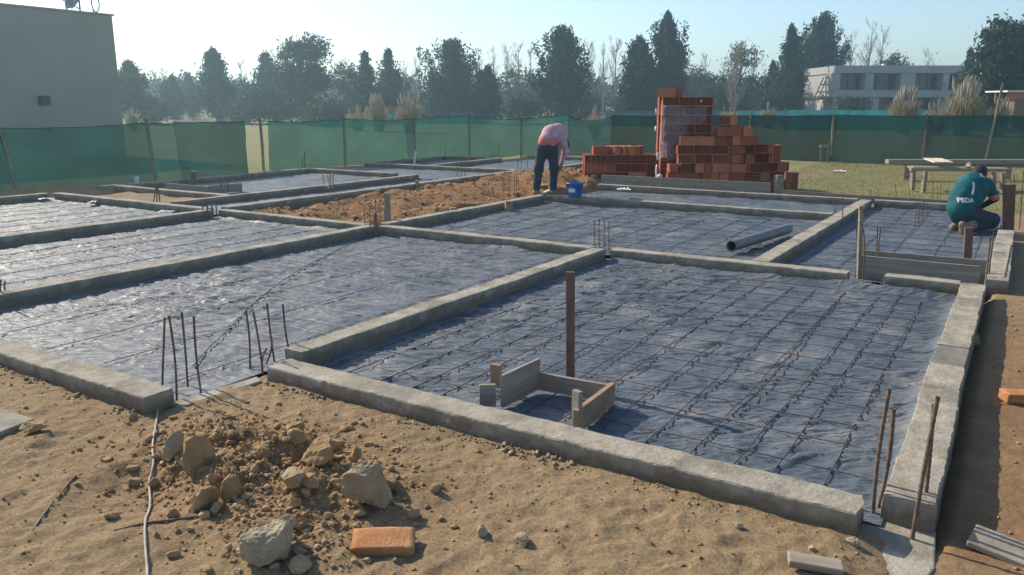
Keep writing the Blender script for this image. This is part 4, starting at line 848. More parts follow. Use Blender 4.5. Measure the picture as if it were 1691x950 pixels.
P = [Vector((RX[0]*(.55+.13*math.cos(a)), RX[1]*(.55+.13*math.cos(a)), .32+.30*math.sin(a))) for a in np.linspace(0, 2*math.pi, 20)]; MB().tube(P, .022, 6).build('cable_coil', 'darkmetal', sd, smooth=True)
MB().tube([(RX[0]*.45, RX[1]*.45, 0), (RX[0]*.4, RX[1]*.4, .9), (RX[0]*.95, RX[1]*.95, .98)], .02, 6).build('bracket', 'dishgrey', sd)
# ------------------------------------------------------------------ far houses
def hx(u, d): return (u-1480)*d/ray(1480, 150)[1]
HD = 86.; hc = D(1480, 175, HD); hs = empty('unfinished_house', (hc.x, hc.y, GZ), 'half-built grey two-storey house with flat roof and long window band', 'house', rz=TH)
def HB_(u0, u1, v0, v1, y0, y1, nm, m, par=None):
    x0, x1 = hx(u0, HD), hx(u1, HD); z0, z1 = D(1480, v1, HD).z-GZ, D(1480, v0, HD).z-GZ; z0 = max(z0, 0)
    return MB().box(((x0+x1)/2, (y0+y1)/2, (z0+z1)/2), (x1-x0, y1-y0, z1-z0)).build(nm, m, par or hs)
HB_(1372, 1584, 108.5, 121, -.2, 9, 'roof', 'greywall'); HB_(1374, 1582, 121, 150, 1.3, 8.8, 'wall', 'greywall'); HB_(1372, 1584, 149.5, 161, -.25, 8.9, 'floor_slab', 'greywall')
HB_(1376, 1580, 161, 210, 2.5, 8.5, 'wall', 'greywall')
for a, b in ((1370.5, 1383), (1424, 1438), (1482, 1506), (1552, 1562), (1580, 1585)): HB_(a, b, 121.2, 149.3, -.1, 1.4, 'pier', 'greywall')
for a, b in ((1384, 1423), (1440, 1460), (1463, 1481), (1507, 1518), (1522, 1551), (1563, 1579)):
    w = HB_(a, b, 123, 147, 1.2, 1.29, 'window', 'glass'); 
    k = (a+b)/2; HB_(k-.6, k+.6, 123, 147, 1.1, 1.2, 'mullion', 'darkmetal', None)
for a, b in ((1376, 1384), (1440, 1450), (1500, 1508), (1560, 1570)): HB_(a, b, 161, 210, -.1, .5, 'column', 'greywall')
for a, b in ((1396, 1432), (1458, 1494), (1512, 1552)): HB_(a, b, 163, 205, 2.3, 2.49, 'opening', 'glass')
HB_(1466, 1470, 104, 108.5, 2, 2.5, 'roof_vent', 'white')
sc = empty('scaffold', D(1350, 190, HD-3), 'leaning scaffold poles and ladder at the left end of the half-built house', 'scaffold'); o0 = sc.location.copy()
for a, b in (((1342, 168), (1360, 128)), ((1350, 168), (1366, 126)), ((1358, 170), (1368, 150)), ((1364, 168), (1364, 126)), ((1354, 140), (1368, 140)), ((1350, 152), (1370, 152)), ((1380, 158), (1408, 166)), ((1400, 180), (1410, 160)), ((1412, 180), (1405, 162))):
    MB().tube([D(*a, HD-3)-o0, D(*b, HD-3)-o0], .075, 5).build('pole', 'palebark', sc)
MB().box(D(1356, 160, HD-3)-o0, (1.2, 1.2, .1)).build('platform', 'wood', sc)
dh = empty('distant_house', (*D(541, 190, 118).xy, GZ), 'small dark gabled house with one bright window between the left trees', 'house', rz=TH)
MB().box((0, 2, 2.2), (4, 4, 4.4)).build('wall', 'greywall', dh); mb = MB(); mb.v = [(-2.6, -.4, 4.3), (2.6, -.4, 4.3), (0, -.4, 6.2), (-2.6, 4.4, 4.3), (2.6, 4.4, 4.3), (0, 4.4, 6.2)]; mb.f = [[0, 1, 2], [5, 4, 3], [0, 3, 4, 1], [0, 2, 5, 3], [1, 4, 5, 2]]; mb.build('roof', 'darkmetal', dh)
MB().box((0, -.03, 4.0), (.9, .08, .7)).build('window', 'white', dh)
sh = empty('shed', (*D(1690, 190, 55).xy, GZ), 'small brick shed with thin pale roof at the right photo edge', 'shed', rz=TH)
MB().box((0.1, 1, 1.3), (1.6, 2, 2.0)).build('wall', 'red_wood', sh); MB().box((0, 1, 2.75), (2.9, 2.6, .1)).build('roof', 'white', sh); MB().box((0, .4, 2.5), (1.5, 1, .45)).build('gable_wall', 'redpaint', sh)
# ------------------------------------------------------------------ trees
def quads(C, S, up=.3):
    n = len(C); a = rng.normal(size=(n, 3)); a /= np.linalg.norm(a, axis=1)[:, None]; b = rng.normal(size=(n, 3)); b[:, 2] += up; b -= a*(a*b).sum(1)[:, None]; b /= np.linalg.norm(b, axis=1)[:, None]
    A = a*(S*.5)[:, None]; B = b*(S)[:, None]
    v = np.stack([C-A*.5-B*.6, C+A*.5-B*.4, C+A*.35+B*.7, C-A*.45+B*.5], 1).reshape(-1, 3); return v, np.arange(4*n).reshape(-1, 4)
def crown_obj(C, S, m, par, up=.3):
    v, f = quads(C, S, up); return link('crown', mesh_np('crown', v, f, m), par)
def conifer(u, vtop, wpx, d, label, m='leaf_dark', dens=1., spiky=1., twin=None, low=.1, shape=1.0):
    p = D(u, 190, d); p.z = GZ; h = D(u, vtop, d).z-GZ; r = wpx*d/F/2; t = empty('conifer_tree', p, label, 'tree', 'trees beyond the fence'); Cs = []; Ss = []
    axes = [(0, 0, h)]+([(twin[0]*d/F, 0, D(u, twin[1], d).z-GZ)] if twin else [])
    for (ox, oy, hh) in axes:
        o2 = RX*ox; lean = rng.normal(0, .02, 2)*hh
        MB().tube([(o2[0]*.3, o2[1]*.3, -.2), (o2[0]+lean[0]*.4, o2[1]+lean[1]*.4, hh*.5), (o2[0]+lean[0], o2[1]+lean[1], hh*.95)], [h*.022, h*.014, .02], 6).build('trunk', 'trunk', t, smooth=True)
        n = int(105*dens); br = MB()
        for i in range(n):
            s = (i+rng.random())/n; s = low+(1-low)*s**.9; env = 1.1*r*(1-s)**(1.0*shape)*(1.08 if s > low+.12 else .8)*rng.uniform(.35, 1.3)*(1 if not twin else .8)+.08
            if rng.random() < .12: env *= 1.35
            a = rng.uniform(0, 6.283); tl = rng.uniform(.35, 1.05)*spiky
            if float(vn(a*1.1+u, s*7, 0, 3)) < .36 and s > .25: env *= .35
            q0 = np.array([o2[0]+lean[0]*s, o2[1]+lean[1]*s, hh*s*.96]); dr = np.array([math.cos(a), math.sin(a), 0])
            tip = q0+dr*env+np.array([0, 0, env*tl+.02*hh]); 
            if i % 3 == 0: br.tube([q0, tip], [.05, .012], 3, False)
            k = max(3, int(env/.42)+2)
            for j in range(k):
                w = (j+.6)/k; ctr = q0+(tip-q0)*w+np.array([0, 0, env*.25*tl*w*w]); nn = int(13*dens+6); sg = .10+.15*(1-abs(w-.5))*min(1, env)
                Cs.append(ctr+rng.normal(size=(nn, 3))*np.array([sg, sg, sg*(1.1+.8*spiky)])); Ss.append(rng.uniform(.16, .32, nn))
        for i in range(int(rng.integers(5, 10))):
            s = rng.uniform(.15, .8); a = rng.uniform(0, 6.283); e = r*(1-s)**(.9*shape)*rng.uniform(.5, 1.05); q0 = np.array([o2[0]+lean[0]*s+math.cos(a)*e, o2[1]+lean[1]*s+math.sin(a)*e, hh*s]); L_ = hh*rng.uniform(.10, .2)*spiky
            for j in range(9):
                w = j/8; nn = 22; Cs.append(q0+np.array([math.cos(a)*e*.12*w, math.sin(a)*e*.12*w, L_*w])+rng.normal(size=(nn, 3))*np.array([1, 1, 1.3])*(.34*(1-w)+.07)); Ss.append(rng.uniform(.15, .3, nn))
        br.build('branches', 'trunk', t)
        nn = 60; Cs.append(np.array([o2[0]+lean[0], o2[1]+lean[1], hh*.95])+rng.normal(size=(nn, 3))*np.array([.09, .09, .03*hh])); Ss.append(rng.uniform(.12, .26, nn))
    crown_obj(np.concatenate(Cs), np.concatenate(Ss), m, t, 1.2*spiky); return t
def roundtree(u, vtop, wpx, d, label, m='leaf_mid', blobs=None, low=.15, dens=1., name='broadleaf_tree', cs=.55, trunkm='trunk'):
    p = D(u, 190, d); p.z = GZ; h = D(u, vtop, d).z-GZ; r = wpx*d/F/2; t = empty(name, p, label, 'tree', 'trees beyond the fence')
    MB().tube([(0, 0, -.2), (.1, 0, h*.35), (.2, .1, h*.7)], [h*.03, h*.02, h*.008], 7).build('trunk', trunkm, t, smooth=True)
    B = blobs or [(0, .55, 1., .45)]; Cs = []; Ss = []; br = MB()
    for (bx, bz, br_, bh) in B:
        n = int(120*dens*br_)
        for i in range(n):
            q = rng.normal(size=3); q /= np.linalg.norm(q); q *= rng.uniform(.35, 1)**.5; wob = 1+.5*float(fbm(q[0]*1.6+bx*7, q[1]*1.6, q[2]*1.6+bz*5, 2, int(abs(u))))
            c = np.array([q[0]*r*br_*wob+RX[0]*bx*r, q[1]*r*br_*wob+RX[1]*bx*r, h*bz+q[2]*h*bh*wob]); c[2] = min(max(c[2], h*low), h*1.0)
            if float(vn(c[0]*.55+u, c[1]*.55, c[2]*.7, 5)) < .40 and c[2] > h*.3: continue
            if i % 6 == 0: br.tube([(0.1, 0, h*rng.uniform(.25, .6)), tuple(c)], [.09, .02], 3, False)
            nn = 26; sg = cs*rng.uniform(.5, 1); Cs.append(c+rng.normal(size=(nn, 3))*sg*np.array([1, 1, .75])); Ss.append(rng.uniform(.16, .34, nn))
    br.build('branches', trunkm, t); crown_obj(np.concatenate(Cs), np.concatenate(Ss), m, t, .2); return t
def bare(u, vtop, wpx, d, label, n=34, m='palebark'):
    p = D(u, 190, d); p.z = GZ; h = D(u, vtop, d).z-GZ; r = wpx*d/F/2; t = empty('bare_tree', p, label, 'tree', 'leafless trees beyond the fence'); L = rng.normal(0, .015*h, 2)
    MB().tube([(0, 0, -.2), (L[0]*.5, L[1]*.5, h*.5), (L[0], L[1], h)], [h*.012+.03, h*.008+.015, .012], 5).build('trunk', m, t)
    b = MB()
    for i in range(n):
        s = rng.uniform(.18, .95); a = rng.uniform(0, 6.28); e = r*(1-s*.55)*rng.uniform(.5, 1.1); q0 = Vector((L[0]*s, L[1]*s, h*s)); up = e*rng.uniform(1.2, 2.4); tip = q0+Vector((math.cos(a)*e, math.sin(a)*e, min(up, h*1.02-q0.z)))
        md = q0+(tip-q0)*.5+Vector((math.cos(a)*e*.12, math.sin(a)*e*.12, -e*.12)); b.tube([q0, md, tip], [.035, .024, .008], 3, False)
        for k in range(7):
            w = rng.uniform(.25, 1); c = q0+(tip-q0)*w; dd_ = Vector(rng.normal(size=3))*e*.22; dd_.z = abs(dd_.z)+e*.3; b.tube([c, c+dd_], [.022, .010], 3, False)
    b.build('branches', m, t); return t
bare_l = [(262, 118, 34, 108, 'leafless pale tree just right of the bushy tree beside the left house'), (282, 115, 30, 112, 'leafless tree behind the two pale conifers at the left'), (300, 125, 30, 100, 'second leafless tree behind the pale conifers at the left'), (330, 118, 24, 110, 'leafless tree left of the pointed dark conifer'),
          (404, 100, 26, 100, 'lone leafless tree between pointed conifer and eucalyptus'), (668, 105, 30, 105, 'leafless tree right of the twin dark conifers'), (690, 95, 34, 110, 'tall leafless tree left of the broad central conifer'), (715, 98, 30, 112, 'leafless tree partly behind the broad central conifer'),
          (790, 100, 34, 108, 'leafless tree right of the broad central conifer'), (815, 82, 34, 112, 'leafless tree behind the small dark cone tree'), (838, 74, 36, 110, 'tallest leafless tree left of the irregular conifer'), (858, 72, 34, 114, 'leafless tree second left of the irregular conifer'), (876, 78, 30, 108, 'leafless tree touching the irregular conifer on its left'),
          (970, 70, 40, 100, 'leafless tree right of the irregular conifer'), (995, 66, 36, 108, 'leafless tree between the two tallest conifers'), (1015, 66, 44, 102, 'widest leafless tree left of the tallest conifer'), (1036, 74, 30, 112, 'leafless tree touching the tallest conifer on its left'), (1160, 92, 34, 110, 'leafless tree right of the tallest conifer'),
          (1213, 72, 52, 70, 'bare pale tree standing before the grey green tree above the brick heap'), (1238, 78, 24, 100, 'thin leafless tree right of the grey green tree'), (1398, 58, 40, 110, 'leafless tree behind the left end of the grey house'), (1425, 34, 54, 108, 'tallest leafless tree behind the grey house roof'), (1448, 44, 40, 112, 'leafless tree right of the tallest one behind the grey house'), (1524, 85, 44, 112, 'faint leafless tree behind the right half of the grey house'), (753, 100, 30, 115, 'leafless tree behind the broad central conifer top')]
for a in bare_l: bare(*a, n=30 if a[3] > 80 else 46)
conifer(222, 104, 60, 80, 'bushy dark tree beside the corner of the left house', spiky=.5, dens=1.2, shape=.6)
conifer(290, 128, 50, 96, 'small pale conifer, left one of the pair', 'leaf_mid', dens=.9); conifer(318, 124, 42, 102, 'small pale conifer, right one of the pair', 'leaf_pale', dens=.9)
conifer(361, 84, 62, 88, 'pointed dark conifer standing alone at the left', dens=1.35, shape=.85, low=.06)
conifer(444, 90, 66, 96, 'conifer leaning on the left side of the eucalyptus', dens=1.2)
roundtree(500, 58, 92, 86, 'tall round-topped eucalyptus at the left', 'leaf_mid', [(-.25, .75, .55, .2), (.42, .80, .5, .17), (.1, .42, .75, .25), (-.55, .4, .6, .28), (.55, .5, .35, .15)], dens=1.5, cs=.5, name='eucalyptus_tree')
roundtree(455, 135, 100, 84, 'dark bushy growth under the left side of the eucalyptus', 'leaf_dark', [(0, .5, 1, .42)], low=.0, dens=1.5)
roundtree(580, 106, 64, 96, 'rounded dark tree right of the eucalyptus', 'leaf_mid', dens=1.2, low=.02)
conifer(606, 88, 44, 88, 'left one of the twin dark conifers', dens=1.1, low=.05); conifer(645, 84, 54, 90, 'right one of the twin dark conifers', dens=1.2, low=.05)
conifer(748, 72, 92, 86, 'broad conifer in the centre left', dens=1.5, spiky=1.1, shape=.75, low=.08)
conifer(806, 114, 52, 84, 'small dark cone tree in front of the leafless ones', dens=1.1, low=.03, shape=.8)
roundtree(855, 112, 54, 104, 'pale grey tree left of the irregular conifer', 'leaf_pale', dens=.9, low=.05)
conifer(925, 48, 92, 82, 'tall irregular conifer above the bending man', dens=1.6, spiky=1.1, shape=.7, low=.05)
conifer(1102, 24, 78, 82, 'tallest dark double-topped conifer behind the brick stacks', dens=1.7, spiky=1.3, twin=(-44, 68), low=.05, shape=.8)
roundtree(1148, 108, 56, 100, 'pale grey bush tree right of the tallest conifer', 'leaf_pale', dens=1., low=.02)
roundtree(1216, 76, 60, 98, 'grey green tree above the brick heap', 'leaf_pale', dens=1.2, low=.05); roundtree(1180, 122, 56, 96, 'low dark tree left of the grey green tree', 'leaf_mid', dens=1.1, low=0); roundtree(1245, 128, 56, 98, 'low dark tree right of the grey green tree', 'leaf_mid', dens=1., low=0)
conifer(1272, 104, 40, 92, 'short conifer left of the slender one', dens=1.); conifer(1299, 44, 58, 88, 'slender tall conifer left of the grey house', dens=1.4, spiky=1.3, shape=.9); conifer(1347, 24, 80, 97, 'big dark conifer next to the grey house', dens=1.8, spiky=1.3, shape=.8, low=.04)
roundtree(1470, 84, 76, 104, 'round dark tree behind the grey house roof', 'leaf_mid', dens=1.3, low=.1); conifer(1592, 84, 30, 92, 'narrow tree at the right end of the grey house', dens=.9)
roundtree(1650, 36, 118, 62, 'large dark tree filling the right edge of the photo', 'leaf_mid', [(-.2, .78, .5, .2), (.45, .76, .6, .22), (-.4, .5, .55, .25), (.3, .45, .8, .3)], dens=2., cs=.42, low=.05)
roundtree(1610, 120, 50, 66, 'dark shrub left of the large right tree', 'leaf_mid', dens=1., low=0)
# distant wood, one mass
Cs, Ss = [], []
for i in range(190):
    u = rng.uniform(190, 1720); d = rng.uniform(112, 165); top = rng.uniform(124, 152); p = D(u, 190, d); h = D(u, top, d).z-GZ; r = rng.uniform(1.8, 4)
    for k in range(26):
        q = rng.normal(size=3); q /= np.linalg.norm(q); c = np.array([p.x, p.y, h*.5])+q*np.array([r, r, h*.48])*rng.uniform(.5, 1); c[2] = max(c[2], .3); nn = 16; Cs.append(c+rng.normal(size=(nn, 3))*.55); Ss.append(rng.uniform(.4, .8, nn))
v, f = quads(np.concatenate(Cs), np.concatenate(Ss)); tag(link('distant_wood', mesh_np('distant_wood', v, f, 'leaf_mid')), 'low bluish mass of far trees along the horizon', 'wood', kind='stuff')
# low dark shrubs under the trees
for i, (u, top, w, d, lab) in enumerate([(540, 168, 70, 74, 'dark low shrub under the eucalyptus at its right'), (400, 165, 60, 80, 'low shrub between pointed conifer and eucalyptus'), (700, 165, 70, 84, 'low dark shrub left of the broad central conifer'), (860, 160, 60, 86, 'low shrub beneath the pale grey tree'), (1040, 150, 60, 88, 'dark shrub at the foot of the tallest conifer'), (1270, 150, 50, 86, 'dark shrub below the slender conifer'), (250, 165, 50, 84, 'low shrub beside the left house'), (960, 155, 50, 92, 'shrub right of the irregular conifer'), (1400, 168, 40, 80, 'dark shrub before the grey house ground floor')]):
    roundtree(u, top, w, d, lab, 'leaf_mid', low=0, dens=.7, name='shrub')
# ------------------------------------------------------------------ pampas grass
def pampas(u, vtop, wpx, d, label, nb=420, npl=16, m='dry_grass', spread=1.):
    p = D(u, 190, d); p.z = GZ; h = D(u, vtop, d).z-GZ; r = wpx*d/F/2; t = empty('pampas_grass', p, label, 'grass clump', 'clumps of pampas grass'); V, Fc = [], []
    for i in range(nb):
        a = rng.uniform(0, 6.28); rr = rng.uniform(0, .3)*r; L = h*rng.uniform(.35, .75); o = r*rng.uniform(.25, 1.)*spread; w = .03; c, s = math.cos(a), math.sin(a); b = len(V)
        for k, (f_, z_) in enumerate(((0, 0), (.35, .6), (.75, .9), (1, rng.uniform(.6, .95)))):
            x, y = c*(rr+o*f_), s*(rr+o*f_); ww = w*(1-f_*.8); V += [(x-s*ww, y+c*ww, L*z_), (x+s*ww, y-c*ww, L*z_)]
            if k: Fc.append((b+2*k-2, b+2*k-1, b+2*k+1, b+2*k))
    link('blades', mesh_np('blades', V, Fc, m), t)
    mb = MB()
    for i in range(npl):
        a = rng.uniform(0, 6.28); rr = r*rng.uniform(0, .7); L = h*rng.uniform(.7, 1.0); c, s = math.cos(a), math.sin(a); top = Vector((c*rr, s*rr, L)); q = Vector((c*rr*.3, s*rr*.3, 0)); k = q+(top-q)*.72
        mb.tube([q, k, k+(top-k)*.25, k+(top-k)*.65, top], [.012, .012, .06*h/2.5, .05*h/2.5, .01], 5, False)
    mb.build('plumes', 'plume', t, smooth=True)
pampas(625, 152, 46, 58, 'pampas clump with pale plumes, left one of the centre pair', npl=22); pampas(676, 150, 56, 56, 'wide pampas clump with pale plumes, right one of the centre pair', npl=26)
pampas(590, 172, 50, 60, 'low grassy clump left of the pampas pair'); pampas(217, 174, 30, 60, 'small pampas clump beside the left house', npl=14); pampas(983, 172, 34, 44, 'green-yellow grass clump above the dipping net', npl=8)
pampas(1495, 138, 60, 52, 'tall straw-coloured pampas clump before the grey house', npl=40, nb=700); pampas(1592, 122, 70, 50, 'tallest straw-coloured pampas clump at the right end of the grey house', npl=36, nb=800); pampas(1650, 152, 50, 50, 'dry clump left of the brick shed', npl=18)
pampas(1550, 160, 50, 54, 'low dry clump between the two tall pampas clumps', npl=8); pampas(1270, 164, 36, 64, 'pale clump left of the bright teal boundary net', npl=8); pampas(1205, 172, 40, 70, 'low pale clump behind the brick heap', npl=6)
# ------------------------------------------------------------------ people (signed distance fields meshed by surface nets)
def sdf_caps(P, caps, k=.05):
    d = np.full(P.shape[:-1], 9.)
    for a, b, r1, r2 in caps:
        a, b = np.array(a, float), np.array(b, float); ab = b-a; t = np.clip(((P-a)@ab)/max(1e-9, ab@ab), 0, 1); q = np.linalg.norm(P-(a+t[..., None]*ab), axis=-1)-(r1+(r2-r1)*t)
        h = np.maximum(k-np.abs(d-q), 0)/k; d = np.minimum(d, q)-h*h*k*.25
    return d
def nets(fn, lo, hi, st, name, m, par):
    ax = [np.arange(lo[i], hi[i]+st, st) for i in range(3)]; G3 = np.stack(np.meshgrid(*ax, indexing='ij'), -1); f = fn(G3); s = f < 0
    c = np.zeros([n-1 for n in f.shape]+[3]); w = np.zeros([n-1 for n in f.shape]); nx, ny, nz_ = w.shape
    for axs in range(3):
        for i in (0, 1):
            for j in (0, 1):
                o = [0, 0, 0]; oth = [q for q in range(3) if q != axs]; o[oth[0]] = i; o[oth[1]] = j; o1 = list(o); o1[axs] = 1
                A = f[o[0]:o[0]+nx, o[1]:o[1]+ny, o[2]:o[2]+nz_]; B = f[o1[0]:o1[0]+nx, o1[1]:o1[1]+ny, o1[2]:o1[2]+nz_]; mk = (A < 0) != (B < 0); t = np.where(mk, A/(A-B+1e-12), 0)
                pos = np.array(o, float)+np.zeros(w.shape+(3,)); pos[..., axs] += t; c += pos*mk[..., None]; w += mk
    ok = w > 0; idx = -np.ones(w.shape, int); idx[ok] = np.arange(ok.sum()); ii = np.argwhere(ok); V = (ii+c[ok]/w[ok][:, None])*st+np.array(lo); Q = []
    for axs in range(3):
        sl0 = [slice(1, -1)]*3; sl0[axs] = slice(0, -1); sl1 = [slice(1, -1)]*3; sl1[axs] = slice(1, None)
        A, B = s[tuple(sl0)], s[tuple(sl1)]; e = np.argwhere(A != B); 
        if len(e) == 0: continue
        inside = A[tuple(e.T)]; e = e+1; e[:, axs] -= 1; o1, o2 = [q for q in range(3) if q != axs]; g = []
        for (i, j) in ((0, 0), (1, 0), (1, 1), (0, 1)):
            k = e.copy(); k[:, o1] -= 1-i; k[:, o2] -= 1-j; k = np.minimum(k, np.array(w.shape)-1); g.append(idx[tuple(k.T)])
        g = np.stack(g, -1); flip = inside if axs != 1 else ~inside; g[~flip] = g[~flip][:, ::-1]; Q.append(g[(g >= 0).all(1)])
    o = link(name, mesh_np(name, V, np.concatenate(Q), m, True), par); return o
def cloth(fn, amp, sc, s): return lambda P: fn(P)+amp*fbm(P[..., 0]*sc, P[..., 1]*sc, P[..., 2]*sc, 3, s)
# man bending on the beam
pb = G(903, 320, 0); 
def hand(at, fdir, side, r=.011, L=.075):
    """palm, four unequal curled fingers and a thumb"""
    at, f_, s_ = np.array(at), np.array(fdir, float), np.array(side, float); f_ /= np.linalg.norm(f_); s_ /= np.linalg.norm(s_); n_ = np.cross(f_, s_); c = [(at, at+f_*.07, .034, .036)]
    for i, l in enumerate((.85, 1., .95, .75)):
        b = at+f_*.075+s_*(i-1.5)*.021; m_ = b+f_*L*l*.55-n_*.006; e = m_+f_*L*l*.4-n_*.028; c += [(b, m_, r, r*.9), (m_, e, r*.9, r*.75)]
    b = at+f_*.02+s_*-.035; c += [(b, b+f_*.035-s_*.028, r*1.2, r), (b+f_*.035-s_*.028, b+f_*.065-s_*.03-n_*.015, r, r*.8)]; return c
def person(base, label, body, parts, lo, hi):
    me_o = nets(lambda P: sdf_caps(P, body, .035), lo, hi, .0135, 'person', 'skin', None); me_o.location = base; me_o.rotation_euler[2] = TH; tag(me_o, label, 'person'); out = {}
    for nm, caps, m, k, amp in parts:
        a = np.array([list(c[0]) for c in caps]+[list(c[1]) for c in caps]); rr = max(c[2] for c in caps)+.05; out[nm] = nets(cloth(lambda P, caps=caps, k=k: sdf_caps(P, caps, k), amp, 9, len(nm)), a.min(0)-rr, a.max(0)+rr, .013, nm, m, me_o)
    return me_o, out
legs = [((-.09, 0, .90), (-.16, -.03, .48), .085, .06), ((-.16, -.03, .48), (-.20, .02, .08), .058, .038), ((.10, .02, .90), (.13, .0, .48), .085, .06), ((.13, .0, .48), (.12, .05, .08), .058, .038),
        ((-.20, .02, .05), (-.23, .15, .03), .04, .03), ((.12, .05, .05), (.13, .19, .03), .04, .03)]
torso = [((0, 0, .95), (.08, .12, 1.12), .13, .14), ((.08, .12, 1.12), (.22, .26, 1.13), .14, .15), ((.22, .26, 1.13), (.31, .36, 1.02), .14, .08), ((.31, .36, 1.02), (.34, .42, .93), .055, .06), ((.34, .43, .92), (.36, .47, .83), .095, .08),
         ((.38, .50, .86), (.385, .54, .85), .02, .012)]
arms = [((.33, .18, 1.06), (.36, .2, .80), .055, .042), ((.36, .2, .80), (.29, .24, .58), .040, .028), ((.12, .40, 1.06), (.2, .48, .80), .055, .042), ((.2, .48, .80), (.25, .42, .58), .04, .028)]
hn = hand((.29, .24, .575), (-.1, .1, -1), (.6, .8, 0))+hand((.25, .42, .575), (0, -.1, -1), (.6, -.8, 0))
tro = [((0, 0, .93), (0, .01, .88), .155, .16), ((-.09, 0, .88), (-.16, -.03, .48), .115, .085), ((-.16, -.03, .48), (-.20, .01, .1), .085, .07), ((.10, .02, .88), (.13, .0, .48), .115, .085), ((.13, .0, .48), (.12, .04, .1), .085, .07)]
hood = [((0, .02, 1.0), (.08, .12, 1.13), .165, .165), ((.08, .12, 1.13), (.22, .26, 1.14), .165, .17), ((.22, .26, 1.14), (.30, .35, 1.04), .165, .10), ((.30, .19, 1.08), (.36, .2, .80), .085, .06), ((.36, .2, .80), (.30, .24, .60), .06, .042), ((.13, .38, 1.08), (.2, .48, .80), .08, .06), ((.2, .48, .80), (.25, .42, .60), .06, .042)]
sho = [((-.20, .0, .045), (-.235, .17, .03), .055, .042), ((.12, .03, .045), (.135, .21, .03), .055, .042)]
person(pb, 'man bending over on the beam in a pink hooded sweatshirt and dark trousers, hands low', legs+torso+arms+hn,
       [('trousers', tro, 'navy', .05, .010), ('hoodie', hood, 'pink', .05, .012), ('hem', [((-.02, 0, .97), (.03, .0, .97), .158, .158)], 'pinkband', .03, .006), ('shoe', sho[:1], 'boot', .02, .004), ('shoe', sho[1:], 'boot', .02, .004), ('hair', [((.35, .44, .93), (.36, .45, .88), .10, .095)], 'hair', .02, .006)],
       (-.45, -.35, -.05), (.6, .75, 1.4))
# man crouching with the teal shirt
p2 = G(1604, 384, -.12); p2.z = -.12
t2 = [((-.14, .05, .33), (-.08, .12, .5), .13, .14), ((-.08, .12, .5), (.10, .25, .64), .15, .17), ((.10, .25, .64), (.20, .38, .70), .16, .10), ((.20, .38, .70), (.27, .45, .74), .055, .055), ((.28, .47, .77), (.30, .50, .80), .088, .085), ((.31, .56, .75), (.31, .60, .74), .02, .014)]
a2 = [((.27, .18, .66), (.40, .22, .46), .055, .042), ((.40, .22, .46), (.34, .42, .32), .04, .028), ((.0, .46, .64), (.06, .60, .45), .055, .042), ((.06, .60, .45), (.2, .62, .32), .04, .028)]
l2 = [((-.10, .0, .28), (.30, .10, .17), .095, .07), ((.30, .10, .14), (-.08, -.08, .08), .058, .045), ((-.10, .18, .28), (.26, .46, .2), .095, .07), ((.26, .46, .16), (.02, .3, .08), .055, .045), ((-.10, -.08, .09), (-.18, -.11, .02), .045, .04), ((0, .3, .09), (-.08, .28, .02), .045, .04)]
sh2 = [((-.17, .04, .34), (-.09, .12, .5), .175, .18), ((-.09, .12, .5), (.08, .24, .62), .185, .19), ((.08, .24, .62), (.20, .36, .70), .18, .105), ((.02, .2, .34), (.1, .2, .5), .13, .14), ((-.10, .12, .58), (.06, .24, .68), .14, .15), ((-.19, .06, .36), (-.16, .08, .5), .13, .13), ((.24, .2, .67), (.37, .22, .52), .085, .07), ((.02, .44, .66), (.05, .56, .52), .08, .065)]
shirt_sd = lambda P: sdf_caps(P, sh2, .06)
pr2, prt = person(p2, 'man crouching at the right in a teal sports shirt with white number on the back', t2+a2+l2+hand((.34, .42, .32), (.1, .6, -.8), (1, 0, 0))+hand((.2, .62, .32), (.5, .3, -.8), (.5, -.8, 0)),
       [('shirt', sh2, 'teal', .06, .012), ('trousers', [((-.13, .06, .27), (-.08, .1, .3), .17, .16), ((-.08, .02, .25), (.34, .11, .17), .13, .10), ((.34, .11, .12), (-.04, -.07, .09), .085, .07), ((-.08, .18, .27), (.28, .46, .2), .12, .10), ((.28, .46, .15), (.06, .32, .09), .08, .065)], 'navy', .06, .012),
        ('cap', [((.26, .45, .80), (.30, .50, .83), .108, .102), ((.31, .57, .82), (.32, .64, .79), .05, .035)], 'hair', .03, .004),
        ('sleeve_band', [((.375, .21, .50), (.385, .215, .485), .068, .066)], 'pinkband', .01, .002), ('sleeve', [((.37, .215, .50), (.41, .22, .46), .055, .05), ((.41, .22, .46), (.345, .41, .33), .05, .04)], 'hair', .02, .004), ('glove', [((.30, .44, .30), (.34, .46, .22), .05, .045)], 'hair', .02, .003),
        ('boot', [((-.06, -.08, .12), (-.17, -.12, .05), .075, .07), ((-.17, -.12, .05), (-.22, -.13, .13), .06, .05)], 'boot', .02, .006), ('boot', [((-.02, .28, .09), (-.11, .28, .03), .07, .06)], 'boot', .02, .006)],
       (-.45, -.35, -.1), (.65, .85, 1.05))
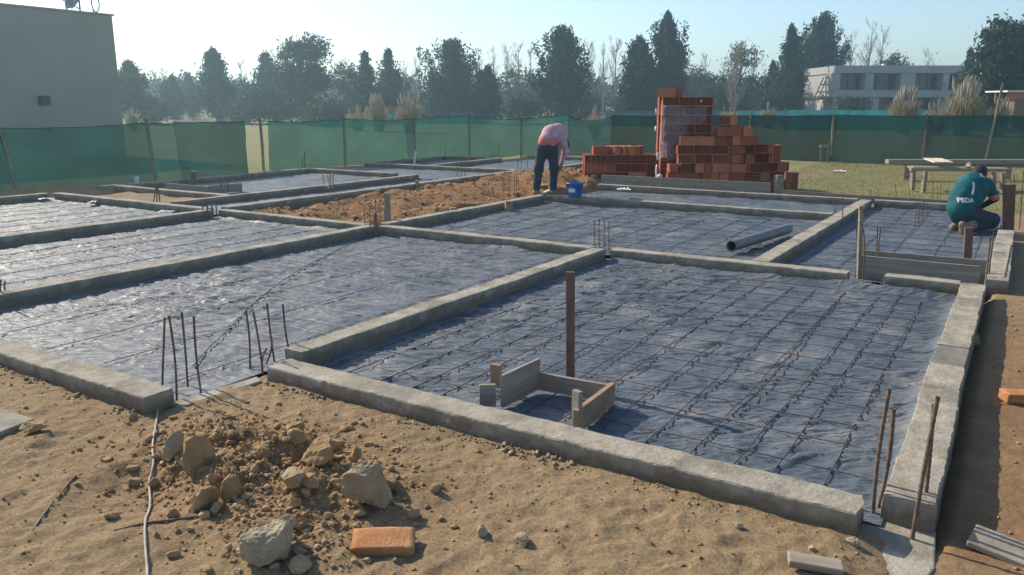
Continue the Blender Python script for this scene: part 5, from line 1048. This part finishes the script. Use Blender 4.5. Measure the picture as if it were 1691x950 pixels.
def lettering(txt, x, z, size, rot, name):
    import bmesh
    cu = bpy.data.curves.new('t', 'FONT'); cu.body = txt; cu.size = size; cu.align_x = 'CENTER'; cu.align_y = 'CENTER'; cu.offset = .0035
    ob = bpy.data.objects.new('t', cu); COL.objects.link(ob); dg = bpy.context.evaluated_depsgraph_get(); me = bpy.data.meshes.new_from_object(ob.evaluated_get(dg)); bpy.data.objects.remove(ob)
    bm = bmesh.new(); bm.from_mesh(me); bmesh.ops.triangulate(bm, faces=bm.faces); bmesh.ops.subdivide_edges(bm, edges=[e for e in bm.edges if e.calc_length() > .02], cuts=2); bmesh.ops.triangulate(bm, faces=bm.faces)
    V = np.array([v.co[:] for v in bm.verts]); c, s = math.cos(rot), math.sin(rot); xx = x+V[:, 0]*c-V[:, 1]*s; zz = z+V[:, 0]*s+V[:, 1]*c; yy = np.full(len(V), -.4)
    for _ in range(60): yy += np.clip(cloth(shirt_sd, .012, 9, 5)(np.stack([xx, yy, zz], -1))-.006, -.02, .05)*.8
    yy = np.minimum(yy, .6)
    for v, a, b, d in zip(bm.verts, xx, yy, zz): v.co = (a, b, d)
    bm.to_mesh(me); bm.free(); me.materials.clear(); me.materials.append(M['white']); link(name, me, prt['shirt'])
lettering('1', -.075, .625, .25, R(-20), 'number'); lettering('PEDA', -.185, .47, .084, R(0), 'lettering'); lettering('AC', .13, .80, .06, R(-4), 'lettering')
# ------------------------------------------------------------------ haze
bx = MB().box((0, 0, 11.), (1500, 1500, 25)); hz = bx.build('haze', 'white'); hm = bpy.data.materials.new('haze'); hm.use_nodes = True; n = hm.node_tree; n.nodes.remove(n.nodes['Principled BSDF'])
pv = n.nodes.new('ShaderNodeVolumePrincipled'); pv.inputs['Density'].default_value = .0018; pv.inputs['Color'].default_value = (.60, .88, 1, 1); pv.inputs['Anisotropy'].default_value = .55
n.links.new(pv.outputs[0], n.nodes['Material Output'].inputs['Volume']); hz.data.materials.clear(); hz.data.materials.append(hm); tag(hz, kind='stuff')
